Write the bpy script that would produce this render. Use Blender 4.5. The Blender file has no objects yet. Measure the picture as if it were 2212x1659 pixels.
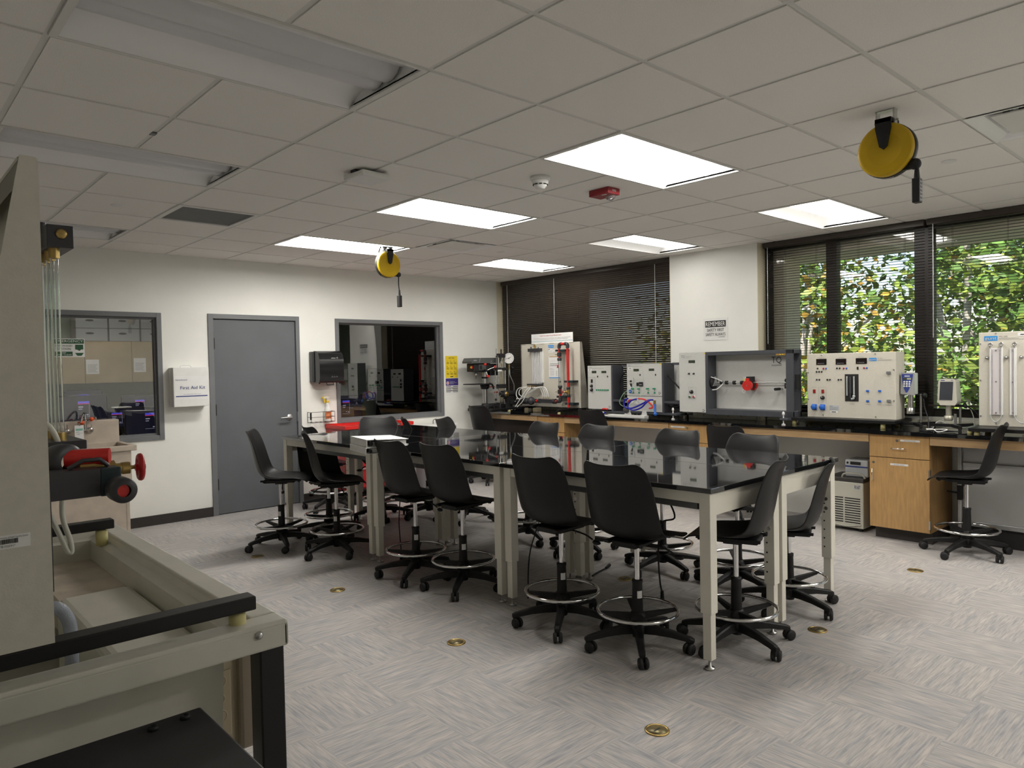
import bpy, bmesh, math, random
from mathutils import Vector, Matrix
R = math.radians
PI = math.pi
S = bpy.context.scene
COL = S.collection
random.seed(7)

# ---------------------------------------------------------------- camera, sky, sun, exposure
H = 2.746                      # ceiling height
yaw, pitch, roll = 0.7383, -0.0252, -0.0198
fw = Vector((math.sin(yaw)*math.cos(pitch), math.cos(yaw)*math.cos(pitch), math.sin(pitch)))
rt = Vector((math.cos(yaw), -math.sin(yaw), 0))
up = rt.cross(fw)
rt2 = rt*math.cos(roll) + up*math.sin(roll)
up2 = -rt*math.sin(roll) + up*math.cos(roll)
cd = bpy.data.cameras.new('camera')
cam = bpy.data.objects.new('camera', cd)
COL.objects.link(cam)
cd.sensor_width = 36.0
cd.lens = 1560.59/2212*36.0
cd.clip_start = 0.05
M = Matrix((rt2, up2, -fw)).transposed().to_4x4()
M.translation = Vector((-6.858, -7.831, 1.540))
cam.matrix_world = M
S.camera = cam

w = bpy.data.worlds.new('sky')
S.world = w
w.use_nodes = True
nt = w.node_tree
bg = nt.nodes['Background']
sky = nt.nodes.new('ShaderNodeTexSky')
sky.sky_type = 'NISHITA'
sky.sun_disc = False
sky.sun_elevation = R(48)
sky.sun_rotation = R(250)
nt.links.new(sky.outputs[0], bg.inputs[0])
bg.inputs[1].default_value = 0.075

sd = bpy.data.lights.new('sun', 'SUN')
sd.energy = 2.6
sd.angle = R(0.6)
sd.color = (1.0, 0.95, 0.86)
so = bpy.data.objects.new('sun', sd)
COL.objects.link(so)
so.rotation_euler = (R(42), 0, R(-70))      # shines towards the trees, away from the windows

S.view_settings.view_transform = 'Standard'
S.view_settings.look = 'None'
S.view_settings.gamma = 1.0
S.view_settings.exposure = 1.9
S.view_settings.use_curve_mapping = False
LAMP = 9.0                      # radiance of the lit troffer lenses

# ---------------------------------------------------------------- mesh helpers
class MB:
    """collects shapes for ONE mesh; m is the material slot of what is added next"""
    def __init__(s):
        s.v = []; s.f = []; s.mi = []; s.sm = []; s.m = 0
    def add(s, vs, fs, smooth=False):
        o = len(s.v)
        s.v += [tuple(v) for v in vs]
        for f in fs:
            s.f.append(tuple(o+i for i in f)); s.mi.append(s.m); s.sm.append(smooth)
        return s
    def mat(s, i):
        s.m = i; return s
    def box(s, x0, x1, y0, y1, z0, z1, b=0.0, seg=2):
        x0, x1 = min(x0, x1), max(x0, x1); y0, y1 = min(y0, y1), max(y0, y1); z0, z1 = min(z0, z1), max(z0, z1)
        if b > 0:
            bm = bmesh.new()
            bmesh.ops.create_cube(bm, size=1.0)
            for v in bm.verts:
                v.co = Vector((x0+(v.co.x+.5)*(x1-x0), y0+(v.co.y+.5)*(y1-y0), z0+(v.co.z+.5)*(z1-z0)))
            bmesh.ops.bevel(bm, geom=bm.edges[:], offset=b, segments=seg, affect='EDGES', profile=.5)
            return s.frombm(bm)
        vs = [(x, y, z) for z in (z0, z1) for y in (y0, y1) for x in (x0, x1)]
        return s.add(vs, [(0,2,3,1), (4,5,7,6), (0,1,5,4), (2,6,7,3), (0,4,6,2), (1,3,7,5)])
    def frombm(s, bm, mtx=None, smooth=False):
        bm.verts.ensure_lookup_table(); bm.verts.index_update()
        vs = [(mtx @ v.co if mtx else v.co) for v in bm.verts]
        s.add(vs, [[v.index for v in f.verts] for f in bm.faces], smooth)
        bm.free(); return s
    def cyl(s, p0, p1, r0, r1=None, n=16, cap=True):
        p0 = Vector(p0); p1 = Vector(p1); r1 = r0 if r1 is None else r1
        d = (p1-p0).normalized()
        a = Vector((0, 0, 1)) if abs(d.z) < .9 else Vector((1, 0, 0))
        u = d.cross(a).normalized(); q = d.cross(u)
        c = [(math.cos(2*PI*i/n), math.sin(2*PI*i/n)) for i in range(n)]
        A = [p0+(u*x+q*y)*r0 for x, y in c]; B = [p1+(u*x+q*y)*r1 for x, y in c]
        s.add(A+B, [(i, i+n, (i+1) % n+n, (i+1) % n) for i in range(n)], True)
        if cap:
            s.add(A, [tuple(range(n))]); s.add(B, [tuple(reversed(range(n)))])
        return s
    def lathe(s, prof, p=(0, 0, 0), d=(0, 0, 1), n=24):
        """prof: (radius, height along d) pairs"""
        p = Vector(p); d = Vector(d).normalized()
        a = Vector((0, 0, 1)) if abs(d.z) < .9 else Vector((1, 0, 0))
        u = d.cross(a).normalized(); q = d.cross(u)
        vs = []
        for r, h in prof:
            for i in range(n):
                vs.append(p+d*h+(u*math.cos(2*PI*i/n)+q*math.sin(2*PI*i/n))*max(r, 1e-5))
        fs = []
        for k in range(len(prof)-1):
            for i in range(n):
                j = (i+1) % n
                fs.append((k*n+i, (k+1)*n+i, (k+1)*n+j, k*n+j))
        return s.add(vs, fs, True)
    def tube(s, pts, r, n=8, closed=False, smooth_pts=0):
        pts = [Vector(p) for p in pts]
        if smooth_pts:
            pts = catmull(pts, smooth_pts, closed)
        m = len(pts); vs = []; prev = None
        for i, p in enumerate(pts):
            if closed:
                t = (pts[(i+1) % m]-pts[i-1]).normalized()
            else:
                t = (pts[min(i+1, m-1)]-pts[max(i-1, 0)]).normalized()
            if prev is None:
                a = Vector((0, 0, 1)) if abs(t.z) < .9 else Vector((1, 0, 0))
                u = t.cross(a).normalized()
            else:
                u = (prev-t*prev.dot(t)).normalized()
            prev = u; q = t.cross(u)
            rr = r
            if isinstance(r, (list, tuple)):
                g = i/(m-1)*(len(r)-1); k0 = min(int(g), len(r)-2); rr = r[k0]+(r[k0+1]-r[k0])*(g-k0)
            vs += [p+(u*math.cos(2*PI*k/n)+q*math.sin(2*PI*k/n))*rr for k in range(n)]
        fs = []
        for i in range(m if closed else m-1):
            o = i*n; o2 = ((i+1) % m)*n
            fs += [(o+k, o+(k+1) % n, o2+(k+1) % n, o2+k) for k in range(n)]
        s.add(vs, fs, True)
        if not closed:
            s.add(vs[:n], [tuple(reversed(range(n)))]); s.add(vs[-n:], [tuple(range(n))])
        return s
    def torus(s, c, R0, r, d=(0, 0, 1), n=40, k=8):
        c = Vector(c); d = Vector(d).normalized()
        a = Vector((0, 0, 1)) if abs(d.z) < .9 else Vector((1, 0, 0))
        u = d.cross(a).normalized(); q = d.cross(u)
        return s.tube([c+(u*math.cos(2*PI*i/n)+q*math.sin(2*PI*i/n))*R0 for i in range(n)], r, k, True)
    def ball(s, c, r, n=12, sc=(1, 1, 1)):
        m = max(6, n//2+2)
        vs = []; fs = []
        for i in range(m+1):
            th = PI*i/m
            for j in range(n):
                vs.append((c[0]+r*sc[0]*math.sin(th)*math.cos(2*PI*j/n), c[1]+r*sc[1]*math.sin(th)*math.sin(2*PI*j/n), c[2]+r*sc[2]*math.cos(th)))
        for i in range(m):
            for j in range(n):
                fs.append((i*n+j, (i+1)*n+j, (i+1)*n+(j+1) % n, i*n+(j+1) % n))
        return s.add(vs, fs, True)
    def prism(s, poly, ax, a0, a1):
        """polygon (two coordinates in the order of the remaining axes) extruded along axis ax"""
        def p3(q, a):
            return {'x': (a, q[0], q[1]), 'y': (q[0], a, q[1]), 'z': (q[0], q[1], a)}[ax]
        n = len(poly)
        vs = [p3(q, a0) for q in poly]+[p3(q, a1) for q in poly]
        s.add(vs, [tuple(range(n)), tuple(range(2*n-1, n-1, -1))])
        return s.add(vs, [(i, i+n, (i+1) % n+n, (i+1) % n) for i in range(n)])
    def quad(s, a, b, c, d):
        return s.add([a, b, c, d], [(0, 1, 2, 3)])
    def rect(s, x0, x1, z0, z1, y):
        """thin raised plate on a face that looks towards -y"""
        return s.box(x0, x1, y-.0012, y+.0008, z0, z1)
    def text(s, txt, x, z, h, y, al='LEFT', w=None, xdir=(1, 0, 0), zdir=(0, 0, 1), t=.0006):
        """lettering; x,z the baseline start, h the capital height, y the face it stands on, w squeezes to a width"""
        cu = bpy.data.curves.new('t', 'FONT'); cu.body = txt; cu.size = h/.69; cu.align_x = al
        cu.extrude = 0; cu.resolution_u = 2
        o = bpy.data.objects.new('t', cu); COL.objects.link(o)
        bpy.context.view_layer.update()
        me = bpy.data.meshes.new_from_object(o.evaluated_get(bpy.context.evaluated_depsgraph_get()))
        xs = [v.co.x for v in me.vertices]
        k = 1.0
        if w and xs and max(xs) > min(xs):
            k = w/(max(xs)-min(xs))
        X = Vector(xdir); Z = Vector(zdir); N = X.cross(Z)
        org = Vector((x, y, z)) if isinstance(y, (int, float)) else Vector(y)
        vs = [org+X*(v.co.x*k)+Z*v.co.y+N*t*2 for v in me.vertices]
        s.add(vs, [tuple(p.vertices) for p in me.polygons])
        bpy.data.objects.remove(o); bpy.data.curves.remove(cu); bpy.data.meshes.remove(me)
        return s
    def xf(s, mtx, start=0):
        for i in range(start, len(s.v)):
            s.v[i] = tuple(mtx @ Vector(s.v[i]))
        return s
    def mesh(s, name, mats):
        me = bpy.data.meshes.new(name)
        me.from_pydata(s.v, [], s.f)
        for m in mats:
            me.materials.append(m)
        me.polygons.foreach_set('material_index', [min(i, len(mats)-1) for i in s.mi])
        me.polygons.foreach_set('use_smooth', s.sm)
        me.update()
        return me

def catmull(p, k, closed=False):
    out = []; n = len(p)
    for i in range(n if closed else n-1):
        if closed:
            a, b, c, d = p[i-1], p[i], p[(i+1) % n], p[(i+2) % n]
        else:
            a, b, c, d = p[max(i-1, 0)], p[i], p[i+1], p[min(i+2, n-1)]
        for j in range(k):
            t = j/k
            out.append(.5*((2*b)+(c-a)*t+(2*a-5*b+4*c-d)*t*t+(3*b-a-3*c+d)*t**3))
    if not closed:
        out.append(p[-1])
    return out

def obj(name, mb, mats, parent=None):
    mats = mats if isinstance(mats, (list, tuple)) else [mats]
    o = bpy.data.objects.new(name, mb.mesh(name, mats))
    COL.objects.link(o)
    if parent is not None:
        o.parent = parent
    return o
def tag(o, label, cat, group=None):
    o['label'] = label; o['category'] = cat
    if group: o['group'] = group
    return o
def thing(name, label, cat, loc=(0, 0, 0), rz=0.0, group=None):
    o = bpy.data.objects.new(name, None)
    COL.objects.link(o)
    o.empty_display_size = .05
    o.location = loc; o.rotation_euler = (0, 0, rz)
    return tag(o, label, cat, group)
def struct(name, mb, mats):
    o = obj(name, mb, mats); o['kind'] = 'structure'; return o
def dup(root, loc, rz, label, group=None):
    """a copy of a thing with copies of its parts and sub-parts"""
    r = root.copy(); COL.objects.link(r); r.location = loc; r.rotation_euler = (0, 0, rz)
    r['label'] = label
    if group: r['group'] = group
    for ch in list(root.children):
        c = ch.copy(); COL.objects.link(c); c.parent = r
        for g in ch.children:
            d = g.copy(); COL.objects.link(d); d.parent = c
    return r
def bake(o, mods):
    """applies modifiers given as (type, settings)"""
    for t, st in mods:
        m = o.modifiers.new(t, t)
        for k, v in st.items(): setattr(m, k, v)
    bpy.context.view_layer.update()
    me = bpy.data.meshes.new_from_object(o.evaluated_get(bpy.context.evaluated_depsgraph_get()))
    o.modifiers.clear()
    o.data = me
    return o

# ---------------------------------------------------------------- materials
def mat(name, col, rough=.5, metal=0.0, spec=.5, var=0.0, vs=20.0, bump=0.0, bs=60.0, emit=0.0, ecol=None, coat=0.0, trans=0.0, ior=1.45, alpha=1.0, stretch=None):
    m = bpy.data.materials.new(name); m.use_nodes = True
    n = m.node_tree.nodes; l = m.node_tree.links
    b = n['Principled BSDF']
    b.inputs['Base Color'].default_value = (*col, 1)
    b.inputs['Roughness'].default_value = rough
    b.inputs['Metallic'].default_value = metal
    b.inputs['Specular IOR Level'].default_value = spec
    b.inputs['IOR'].default_value = ior
    b.inputs['Coat Weight'].default_value = coat
    b.inputs['Transmission Weight'].default_value = trans
    b.inputs['Alpha'].default_value = alpha
    if emit:
        b.inputs['Emission Color'].default_value = (*(ecol or col), 1)
        b.inputs['Emission Strength'].default_value = emit
    tc = n.new('ShaderNodeTexCoord')
    src = tc.outputs['Object']
    if stretch:
        mp = n.new('ShaderNodeMapping'); mp.inputs['Scale'].default_value = stretch
        l.new(src, mp.inputs[0]); src = mp.outputs[0]
    if var:
        t = n.new('ShaderNodeTexNoise'); t.inputs['Scale'].default_value = vs; t.inputs['Detail'].default_value = 4
        l.new(src, t.inputs['Vector'])
        r = n.new('ShaderNodeValToRGB')
        r.color_ramp.elements[0].position = .3; r.color_ramp.elements[1].position = .7
        r.color_ramp.elements[0].color = (*[c*(1-var) for c in col], 1)
        r.color_ramp.elements[1].color = (*[min(1, c*(1+var)) for c in col], 1)
        l.new(t.outputs['Fac'], r.inputs[0]); l.new(r.outputs[0], b.inputs['Base Color'])
    if bump:
        t2 = n.new('ShaderNodeTexNoise'); t2.inputs['Scale'].default_value = bs; t2.inputs['Detail'].default_value = 3
        l.new(src, t2.inputs['Vector'])
        bp = n.new('ShaderNodeBump'); bp.inputs['Strength'].default_value = bump; bp.inputs['Distance'].default_value = .002
        l.new(t2.outputs['Fac'], bp.inputs['Height']); l.new(bp.outputs[0], b.inputs['Normal'])
    return m

def floor_mat():
    m = bpy.data.materials.new('woven vinyl tile'); m.use_nodes = True
    n = m.node_tree.nodes; l = m.node_tree.links; b = n['Principled BSDF']
    tc = n.new('ShaderNodeTexCoord')
    def N(t, **k):
        x = n.new(t)
        for a, v in k.items(): setattr(x, a, v)
        return x
    ch = N('ShaderNodeTexChecker'); ch.inputs['Scale'].default_value = 1/.4572*1.0
    ch.inputs['Color1'].default_value = (0, 0, 0, 1); ch.inputs['Color2'].default_value = (1, 1, 1, 1)
    mpc = N('ShaderNodeMapping'); mpc.inputs['Location'].default_value = (0, 0, .21)
    l.new(tc.outputs['Object'], mpc.inputs[0]); l.new(mpc.outputs[0], ch.inputs[0])
    def streak(scale, sc, det=3):
        outs = []
        for sx, sy in ((1, 14), (14, 1)):
            mp = N('ShaderNodeMapping'); mp.inputs['Scale'].default_value = (sx*sc, sy*sc, 1)
            l.new(tc.outputs['Object'], mp.inputs[0])
            t = N('ShaderNodeTexNoise'); t.inputs['Scale'].default_value = scale; t.inputs['Detail'].default_value = det
            l.new(mp.outputs[0], t.inputs['Vector']); outs.append(t.outputs['Fac'])
        mx = N('ShaderNodeMix'); mx.data_type = 'FLOAT'
        l.new(ch.outputs['Fac'], mx.inputs[0]); l.new(outs[0], mx.inputs[2]); l.new(outs[1], mx.inputs[3])
        return mx.outputs[0]
    a = streak(3.2, 1.0); c = streak(7.0, 1.3)
    r1 = N('ShaderNodeValToRGB')
    e = r1.color_ramp.elements
    e[0].position = .30; e[0].color = (.37, .375, .39, 1)
    e[1].position = .70; e[1].color = (.54, .51, .48, 1)
    k = e.new(.5); k.color = (.46, .45, .44, 1)
    l.new(a, r1.inputs[0])
    r2 = N('ShaderNodeValToRGB')
    e = r2.color_ramp.elements
    e[0].position = .34; e[0].color = (.62, .63, .66, 1); e[1].position = .62; e[1].color = (1.08, 1.06, 1.03, 1)
    l.new(c, r2.inputs[0])
    mm = N('ShaderNodeMix'); mm.data_type = 'RGBA'; mm.blend_type = 'MULTIPLY'; mm.inputs[0].default_value = .75
    l.new(r1.outputs[0], mm.inputs[6]); l.new(r2.outputs[0], mm.inputs[7])
    big = N('ShaderNodeTexNoise'); big.inputs['Scale'].default_value = 1.6
    l.new(tc.outputs['Object'], big.inputs['Vector'])
    r3 = N('ShaderNodeValToRGB'); r3.color_ramp.elements[0].color = (.9, .9, .92, 1); r3.color_ramp.elements[1].color = (1.06, 1.03, 1.0, 1)
    l.new(big.outputs['Fac'], r3.inputs[0])
    m2 = N('ShaderNodeMix'); m2.data_type = 'RGBA'; m2.blend_type = 'MULTIPLY'; m2.inputs[0].default_value = 1
    l.new(mm.outputs[2], m2.inputs[6]); l.new(r3.outputs[0], m2.inputs[7])
    l.new(m2.outputs[2], b.inputs['Base Color'])
    b.inputs['Roughness'].default_value = .48
    b.inputs['Specular IOR Level'].default_value = .35
    return m

def glass_mat(name, refl=1.5, tint=(1, 1, 1)):
    m = bpy.data.materials.new(name); m.use_nodes = True
    n = m.node_tree.nodes; l = m.node_tree.links
    n.remove(n['Principled BSDF'])
    out = n['Material Output']
    tr = n.new('ShaderNodeBsdfTransparent'); tr.inputs[0].default_value = (*tint, 1)
    gl = n.new('ShaderNodeBsdfGlossy'); gl.inputs['Roughness'].default_value = 0.0
    fr = n.new('ShaderNodeFresnel'); fr.inputs[0].default_value = refl
    mx = n.new('ShaderNodeMixShader')
    l.new(fr.outputs[0], mx.inputs[0]); l.new(tr.outputs[0], mx.inputs[1]); l.new(gl.outputs[0], mx.inputs[2])
    l.new(mx.outputs[0], out.inputs[0])
    return m

MT = dict(
    wall=mat('off white wall paint', (.83, .83, .785), .75, var=.02, vs=3, bump=.05, bs=200),
    jamb=mat('cream jamb paint', (.66, .60, .45), .7),
    tile=mat('mineral fibre tile', (.86, .835, .80), .95, spec=.1, var=.06, vs=260, bump=.35, bs=300),
    tbar=mat('ceiling grid paint', (.72, .71, .68), .5),
    floor=floor_mat(),
    base=mat('dark brown rubber base', (.035, .031, .029), .55, var=.1),
    grey=mat('grey frame paint', (.165, .172, .18), .45, var=.05, vs=4),
    door=mat('slate grey door paint', (.118, .128, .137), .5, var=.06, vs=3),
    black=mat('black moulded plastic', (.0075, .0075, .008), .42, spec=.45, var=.15, vs=8, bump=.06, bs=240),
    blackm=mat('black base plastic', (.011, .011, .0115), .5, spec=.4, var=.25, vs=14, bump=.1, bs=120),
    rubber=mat('black rubber', (.012, .012, .013), .6, var=.1),
    chrome=mat('chrome', (.78, .78, .78), .12, 1.0, var=.04, vs=30),
    steel=mat('brushed steel', (.55, .55, .54), .3, 1.0, var=.06, vs=40, stretch=(1, 1, 12)),
    alu=mat('anodised aluminium', (.56, .57, .57), .38, 1.0, var=.04),
    top=mat('black epoxy worktop', (.006, .0065, .0075), .035, spec=1.0, ior=1.75, var=.3, vs=14),
    edge=mat('black worktop edge', (.006, .006, .0065), .4),
    cream=mat('warm white powder coat', (.80, .77, .68), .45, var=.03, vs=6),
    tray=mat('grey cable tray', (.17, .175, .175), .45, var=.05),
    wood=mat('maple laminate', (.46, .275, .11), .45, var=.14, vs=9, stretch=(6, 6, .7)),
    woodh=mat('pale maple rail', (.50, .33, .17), .45, var=.12, vs=9, stretch=(5, .5, 5)),
    panel=mat('light grey textured coat', (.60, .605, .58), .5, var=.03, vs=80, bump=.08, bs=300),
    ivory=mat('ivory textured coat', (.62, .59, .51), .5, var=.03, vs=60, bump=.1, bs=300),
    slate=mat('blue grey frame coat', (.062, .066, .078), .5, var=.06, bump=.08, bs=250),
    white=mat('white', (.78, .78, .76), .5, var=.02),
    paper=mat('white paper', (.80, .80, .79), .8, var=.015),
    ink=mat('black ink', (.015, .015, .015), .6),
    inkg=mat('grey ink', (.28, .28, .28), .7),
    inkb=mat('navy ink', (.03, .05, .22), .6),
    blue=mat('blue plastic', (.02, .13, .55), .35),
    logo=mat('logo blue', (.02, .28, .72), .5),
    dblue=mat('dark blue vinyl hose', (.012, .012, .33), .35),
    red=mat('red plastic', (.62, .025, .02), .35, var=.05),
    redt=mat('red enamel', (.42, .012, .015), .35, var=.05),
    dred=mat('fire alarm red', (.27, .018, .025), .4),
    green=mat('green plug', (.03, .28, .14), .4),
    teal=mat('dark teal clamp', (.014, .03, .036), .45, var=.1),
    pvc=mat('dark grey pvc', (.04, .04, .045), .4, var=.06),
    brass=mat('brass', (.45, .32, .12), .35, 1.0, var=.08),
    yellow=mat('yellow enamel', (.62, .40, .012), .33, spec=.4, var=.06, vs=5),
    yel=mat('yellow sign', (.80, .60, .03), .6, var=.03),
    yfoot=mat('pale yellow rubber', (.62, .56, .26), .6),
    lcd=mat('lcd window', (.05, .065, .04), .2),
    led=mat('dark led window', (.012, .008, .008), .15),
    blind=mat('brown slat enamel', (.050, .040, .032), .38, spec=.45, var=.08, vs=6),
    bronze=mat('dark bronze frame', (.026, .021, .018), .42, var=.1),
    fibre=mat('ivory fibreglass', (.60, .585, .51), .32, spec=.4, var=.06, vs=7, bump=.08, bs=30),
    frough=mat('rough fibreglass back', (.50, .44, .36), .7, var=.18, vs=10, bump=1.0, bs=26),
    galv=mat('galvanised steel', (.42, .42, .41), .45, .9, var=.2, vs=22),
    ibeige=mat('beige abs', (.55, .47, .34), .45, var=.04),
    sink=mat('terrazzo beige sink', (.50, .43, .355), .55, var=.14, vs=7, bump=.05, bs=90),
    orange=mat('orange cap', (.75, .09, .015), .4),
    soffit=mat('cream soffit', (.62, .56, .46), .8, var=.03),
    glass=glass_mat('window glass'),
    pane=glass_mat('interior pane', 1.9),
    acryl=glass_mat('clear acrylic tube', 1.45, (.86, .88, .88)),
)

# ---------------------------------------------------------------- room shell
XL, YF = -8.6, -10.6
struct('floor', MB().box(XL-.1, .3, YF-.1, 3.3, -.06, 0), MT['floor'])
T = .6096
def gx(i): return -5.0942+T*i
def gy(j): return -4.8198+T*j
LIT = [(2, -1), (2, 2), (2, 5), (6, -1), (6, 2), (6, 5), (6, -4), (2, -7), (6, -7)]  # last three are out of view, added to brighten the room
OFF = [(-2, -1), (-2, 2), (-2, 6), (-2, -4)]
taken = set()
for i, j in LIT+OFF: taken |= {(i, j), (i+1, j)}
GRILLE = (0, 4); DIFF = [(4, 4), (4, -4)]
taken |= {GRILLE, *DIFF}
mb = MB()
for i in range(-6, 9):
    for j in range(-10, 8):
        if (i, j) in taken: continue
        x0, x1 = max(gx(i), XL)+.013, min(gx(i+1), .13)-.013
        y0, y1 = max(gy(j), YF)+.013, min(gy(j+1), 0)-.013
        if gx(i) < XL: x0 = XL
        if gx(i+1) > .13: x1 = .15
        if gy(j+1) > 0: y1 = 0
        if gy(j) < YF: y0 = YF
        if x1-x0 < .02 or y1-y0 < .02: continue
        mb.box(x0, x1, y0, y1, H, H+.014)
mb.box(XL-.1, .6, YF-.1, .12, H+.2, H+.26)  # unseen cover above the tiles, added to block light
struct('ceiling', mb, MT['tile'])
mb = MB()
skipx = {}
for i in range(-5, 9):                      # runs along y
    for j in range(-10, 8):
        if (i-1, j) in taken and (i, j) in taken and any((i-1, j) == (a, b) for a, b in LIT+OFF): continue
        y0, y1 = max(gy(j), YF), min(gy(j+1), 0)
        if y1 > y0 and gx(i) < .1: mb.box(gx(i)-.012, gx(i)+.012, y0, y1, H+.005, H+.03)
for j in range(-9, 8):
    if YF < gy(j) < 0: mb.box(XL, .15, gy(j)-.0115, gy(j)+.0115, H+.0055, H+.031)
struct('trim_1', mb, MT['tbar'])

# door wall, with openings for two interior windows and the door
W1 = (-6.30, -4.536, .859, 2.147); W2 = (-2.583, -.983, .885, 2.147); DR = (-4.074, -3.043, 0, 2.156)
mb = MB()
def wall_x(mb, x0, x1, holes, y0, y1, ztop):
    cur = x0
    for a, b, c, d in sorted(holes):
        mb.box(cur, a, y0, y1, 0, ztop)
        if c > 0: mb.box(a, b, y0, y1, 0, c)
        mb.box(a, b, y0, y1, d, ztop)
        cur = b
    mb.box(cur, x1, y0, y1, 0, ztop)
wall_x(mb, XL-.1, 0, [W1, DR, W2], 0, .12, H+.1)
mb.mat(1).box(0, .3, 0, .12, 0, H+.1)
struct('wall_back', mb, [MT['wall'], MT['jamb']])
# window wall: pier, low wall under the glass
mb = MB()
mb.box(0, .3, -4.052, -2.985, 0, H+.1)
mb.mat(1).box(0, .15, -4.058, -4.052, .92, H); mb.box(0, .15, -2.985, -2.979, .92, H)
mb.mat(0).box(.15, .3, -2.985, 0, 0, .985); mb.box(.15, .3, YF, -4.052, 0, 1.02)
mb.box(.15, .3, YF-.1, .1, 2.72, H+.3)
struct('wall_right', mb, [MT['wall'], MT['jamb']])
struct('wall_left', MB().box(XL-.1, XL, YF, .1, 0, H+.1), MT['wall'])
struct('wall_front', MB().box(XL, .3, YF-.1, YF, 0, H+.1), MT['wall'])
mb = MB().box(-4.536+.045, DR[0]-.001, -.012, 0, 0, .10); mb.box(-4.99, -4.49, -.012, 0, 0, .10)
mb.box(DR[1]+.001, -.46, -.012, 0, 0, .10); mb.box(XL, -4.9, -.012, 0, 0, .10)
struct('baseboard_back', mb, MT['base'])

# interior windows with grey hollow metal frames
def int_window(name, w_):
    x0, x1, z0, z1 = w_
    f = .048
    mb = MB()
    for a, b, c, d in ((x0, x0+f, z0, z1), (x1-f, x1, z0, z1), (x0+f, x1-f, z1-f, z1), (x0+f, x1-f, z0, z0+f)):
        mb.box(a, b, -.014, .13, c, d, .003)
    g = f+.018                                  # inner stop, set back
    for a, b, c, d in ((x0+f, x0+g, z0+f, z1-f), (x1-g, x1-f, z0+f, z1-f), (x0+g, x1-g, z1-g, z1-f), (x0+g, x1-g, z0+f, z0+g)):
        mb.box(a, b, .028, .09, c, d)
    o = struct(name, mb, MT['grey'])
    p = obj('pane', MB().box(x0+g-.004, x1-g+.004, .055, .061, z0+g-.004, z1-g+.004), MT['pane'], o)
    return o
int_window('window_1', W1)
int_window('window_2', W2)

# grey door
x0, x1, _, z1 = DR
o = struct('door_1', MB().box(x0+.058, x1-.048, .012, .057, .008, z1-.056, .002), MT['door'])
mb = MB()
for a, b, c, d in ((x0, x0+.055, 0, z1), (x1-.045, x1, 0, z1), (x0+.055, x1-.045, z1-.051, z1)):
    mb.box(a, b, -.014, .13, c, d, .002)
mb.box(x0+.055, x0+.07, .06, .1, 0, z1-.05); mb.box(x1-.06, x1-.045, .06, .1, 0, z1-.05)
obj('door_frame', mb, MT['grey'], o)
for z in (1.84, 1.13, .33):
    obj('hinge', MB().cyl((x0+.058, -.004, z-.06), (x0+.058, -.004, z+.06), .008, n=10).box(x0+.058, x0+.07, -.002, .012, z-.057, z+.057), MT['bronze'], o)
hx = -3.183
mb = MB().lathe([(0, 0), (.036, 0), (.036, .006), (.030, .012), (0, .012)], (hx, .012, 1.003), (0, -1, 0))
mb.cyl((hx, .005, 1.003), (hx, -.045, 1.003), .011).tube([(hx+.004, -.045, 1.003), (hx-.03, -.047, 1.003), (hx-.125, -.043, 1.0)], [.011, .0105, .008], smooth_pts=4)
obj('door_handle', mb, MT['steel'], o)
obj('strike_plate', MB().box(x1-.049, x1-.044, -.015, .02, .95, 1.06), MT['steel'], o)
mb = MB().box(x0+.06, x1-.05, .07, .075, .0, z1-.05)
obj('door_stop', mb, MT['bronze'], o)

# window wall: bronze mullions, glass
def wwin(name, y0, y1, z0, z1, muls, rails=()):
    mb = MB()
    mb.box(.165, .225, y0, y1, z0, z0+.07); mb.box(.165, .225, y0, y1, z1-.05, z1)
    for a, b in muls: mb.box(.155, .245, a, b, z0, z1)
    for z in rails: mb.box(.17, .22, y0, y1, z-.015, z+.015)
    o = struct(name, mb, MT['bronze'])
    obj('pane', MB().box(.195, .199, y0, y1, z0, z1), MT['glass'], o)
    return o
wwin('window_3', -2.985, 0, .985, 2.72, [(-.06, 0), (-2.985, -2.92), (-1.55, -1.46)])
wwin('window_4', YF, -4.06, 1.02, 2.72, [(-4.10, -4.058), (-4.79, -4.69), (-5.63, -5.48), (-7.15, -7.0), (-8.6, -8.45), (YF, YF+.1)])

# venetian blinds
def blind(label, y0, y1, ztop, zbot, tilt, xc=.10, wands=(), cords=()):
    t = thing('venetian_blind', label, 'blind', (0, 0, 0))
    mb = MB(); z = ztop-.06; c, s_ = math.cos(tilt), math.sin(tilt)
    k = 0
    while z > zbot+.02:
        prof = []
        for q in (-1, -.5, 0, .5, 1):
            a = q*.0125; h = .0022*(1-q*q)
            prof.append((xc+a*c-h*s_, z-a*s_+h*c))
        vs = [(x, y, zz) for x, zz in prof for y in (y0+.004, y1-.004)]
        mb.add(vs, [(2*i, 2*i+1, 2*i+3, 2*i+2) for i in range(4)], True)
        z -= .025; k += 1
    obj('slats', mb, MT['blind'], t)
    obj('headrail', MB().box(xc-.028, xc+.03, y0, y1, ztop-.052, ztop, .003), MT['blind'], t)
    obj('bottom_rail', MB().box(xc-.013, xc+.013, y0, y1, zbot-.006, zbot+.008, .002), MT['blind'], t)
    for y in wands:
        obj('tilt_wand', MB().cyl((xc-.035, y, ztop-.05), (xc-.04, y, ztop-1.03), .0042, n=6), MT['alu'], t)
    for y in cords:
        obj('ladder_cord', MB().cyl((xc-.0135, y, ztop-.05), (xc-.0135, y, zbot), .0011, n=4).cyl((xc+.0135, y, ztop-.05), (xc+.0135, y, zbot), .0011, n=4), MT['blind'], t)
    return t
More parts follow.
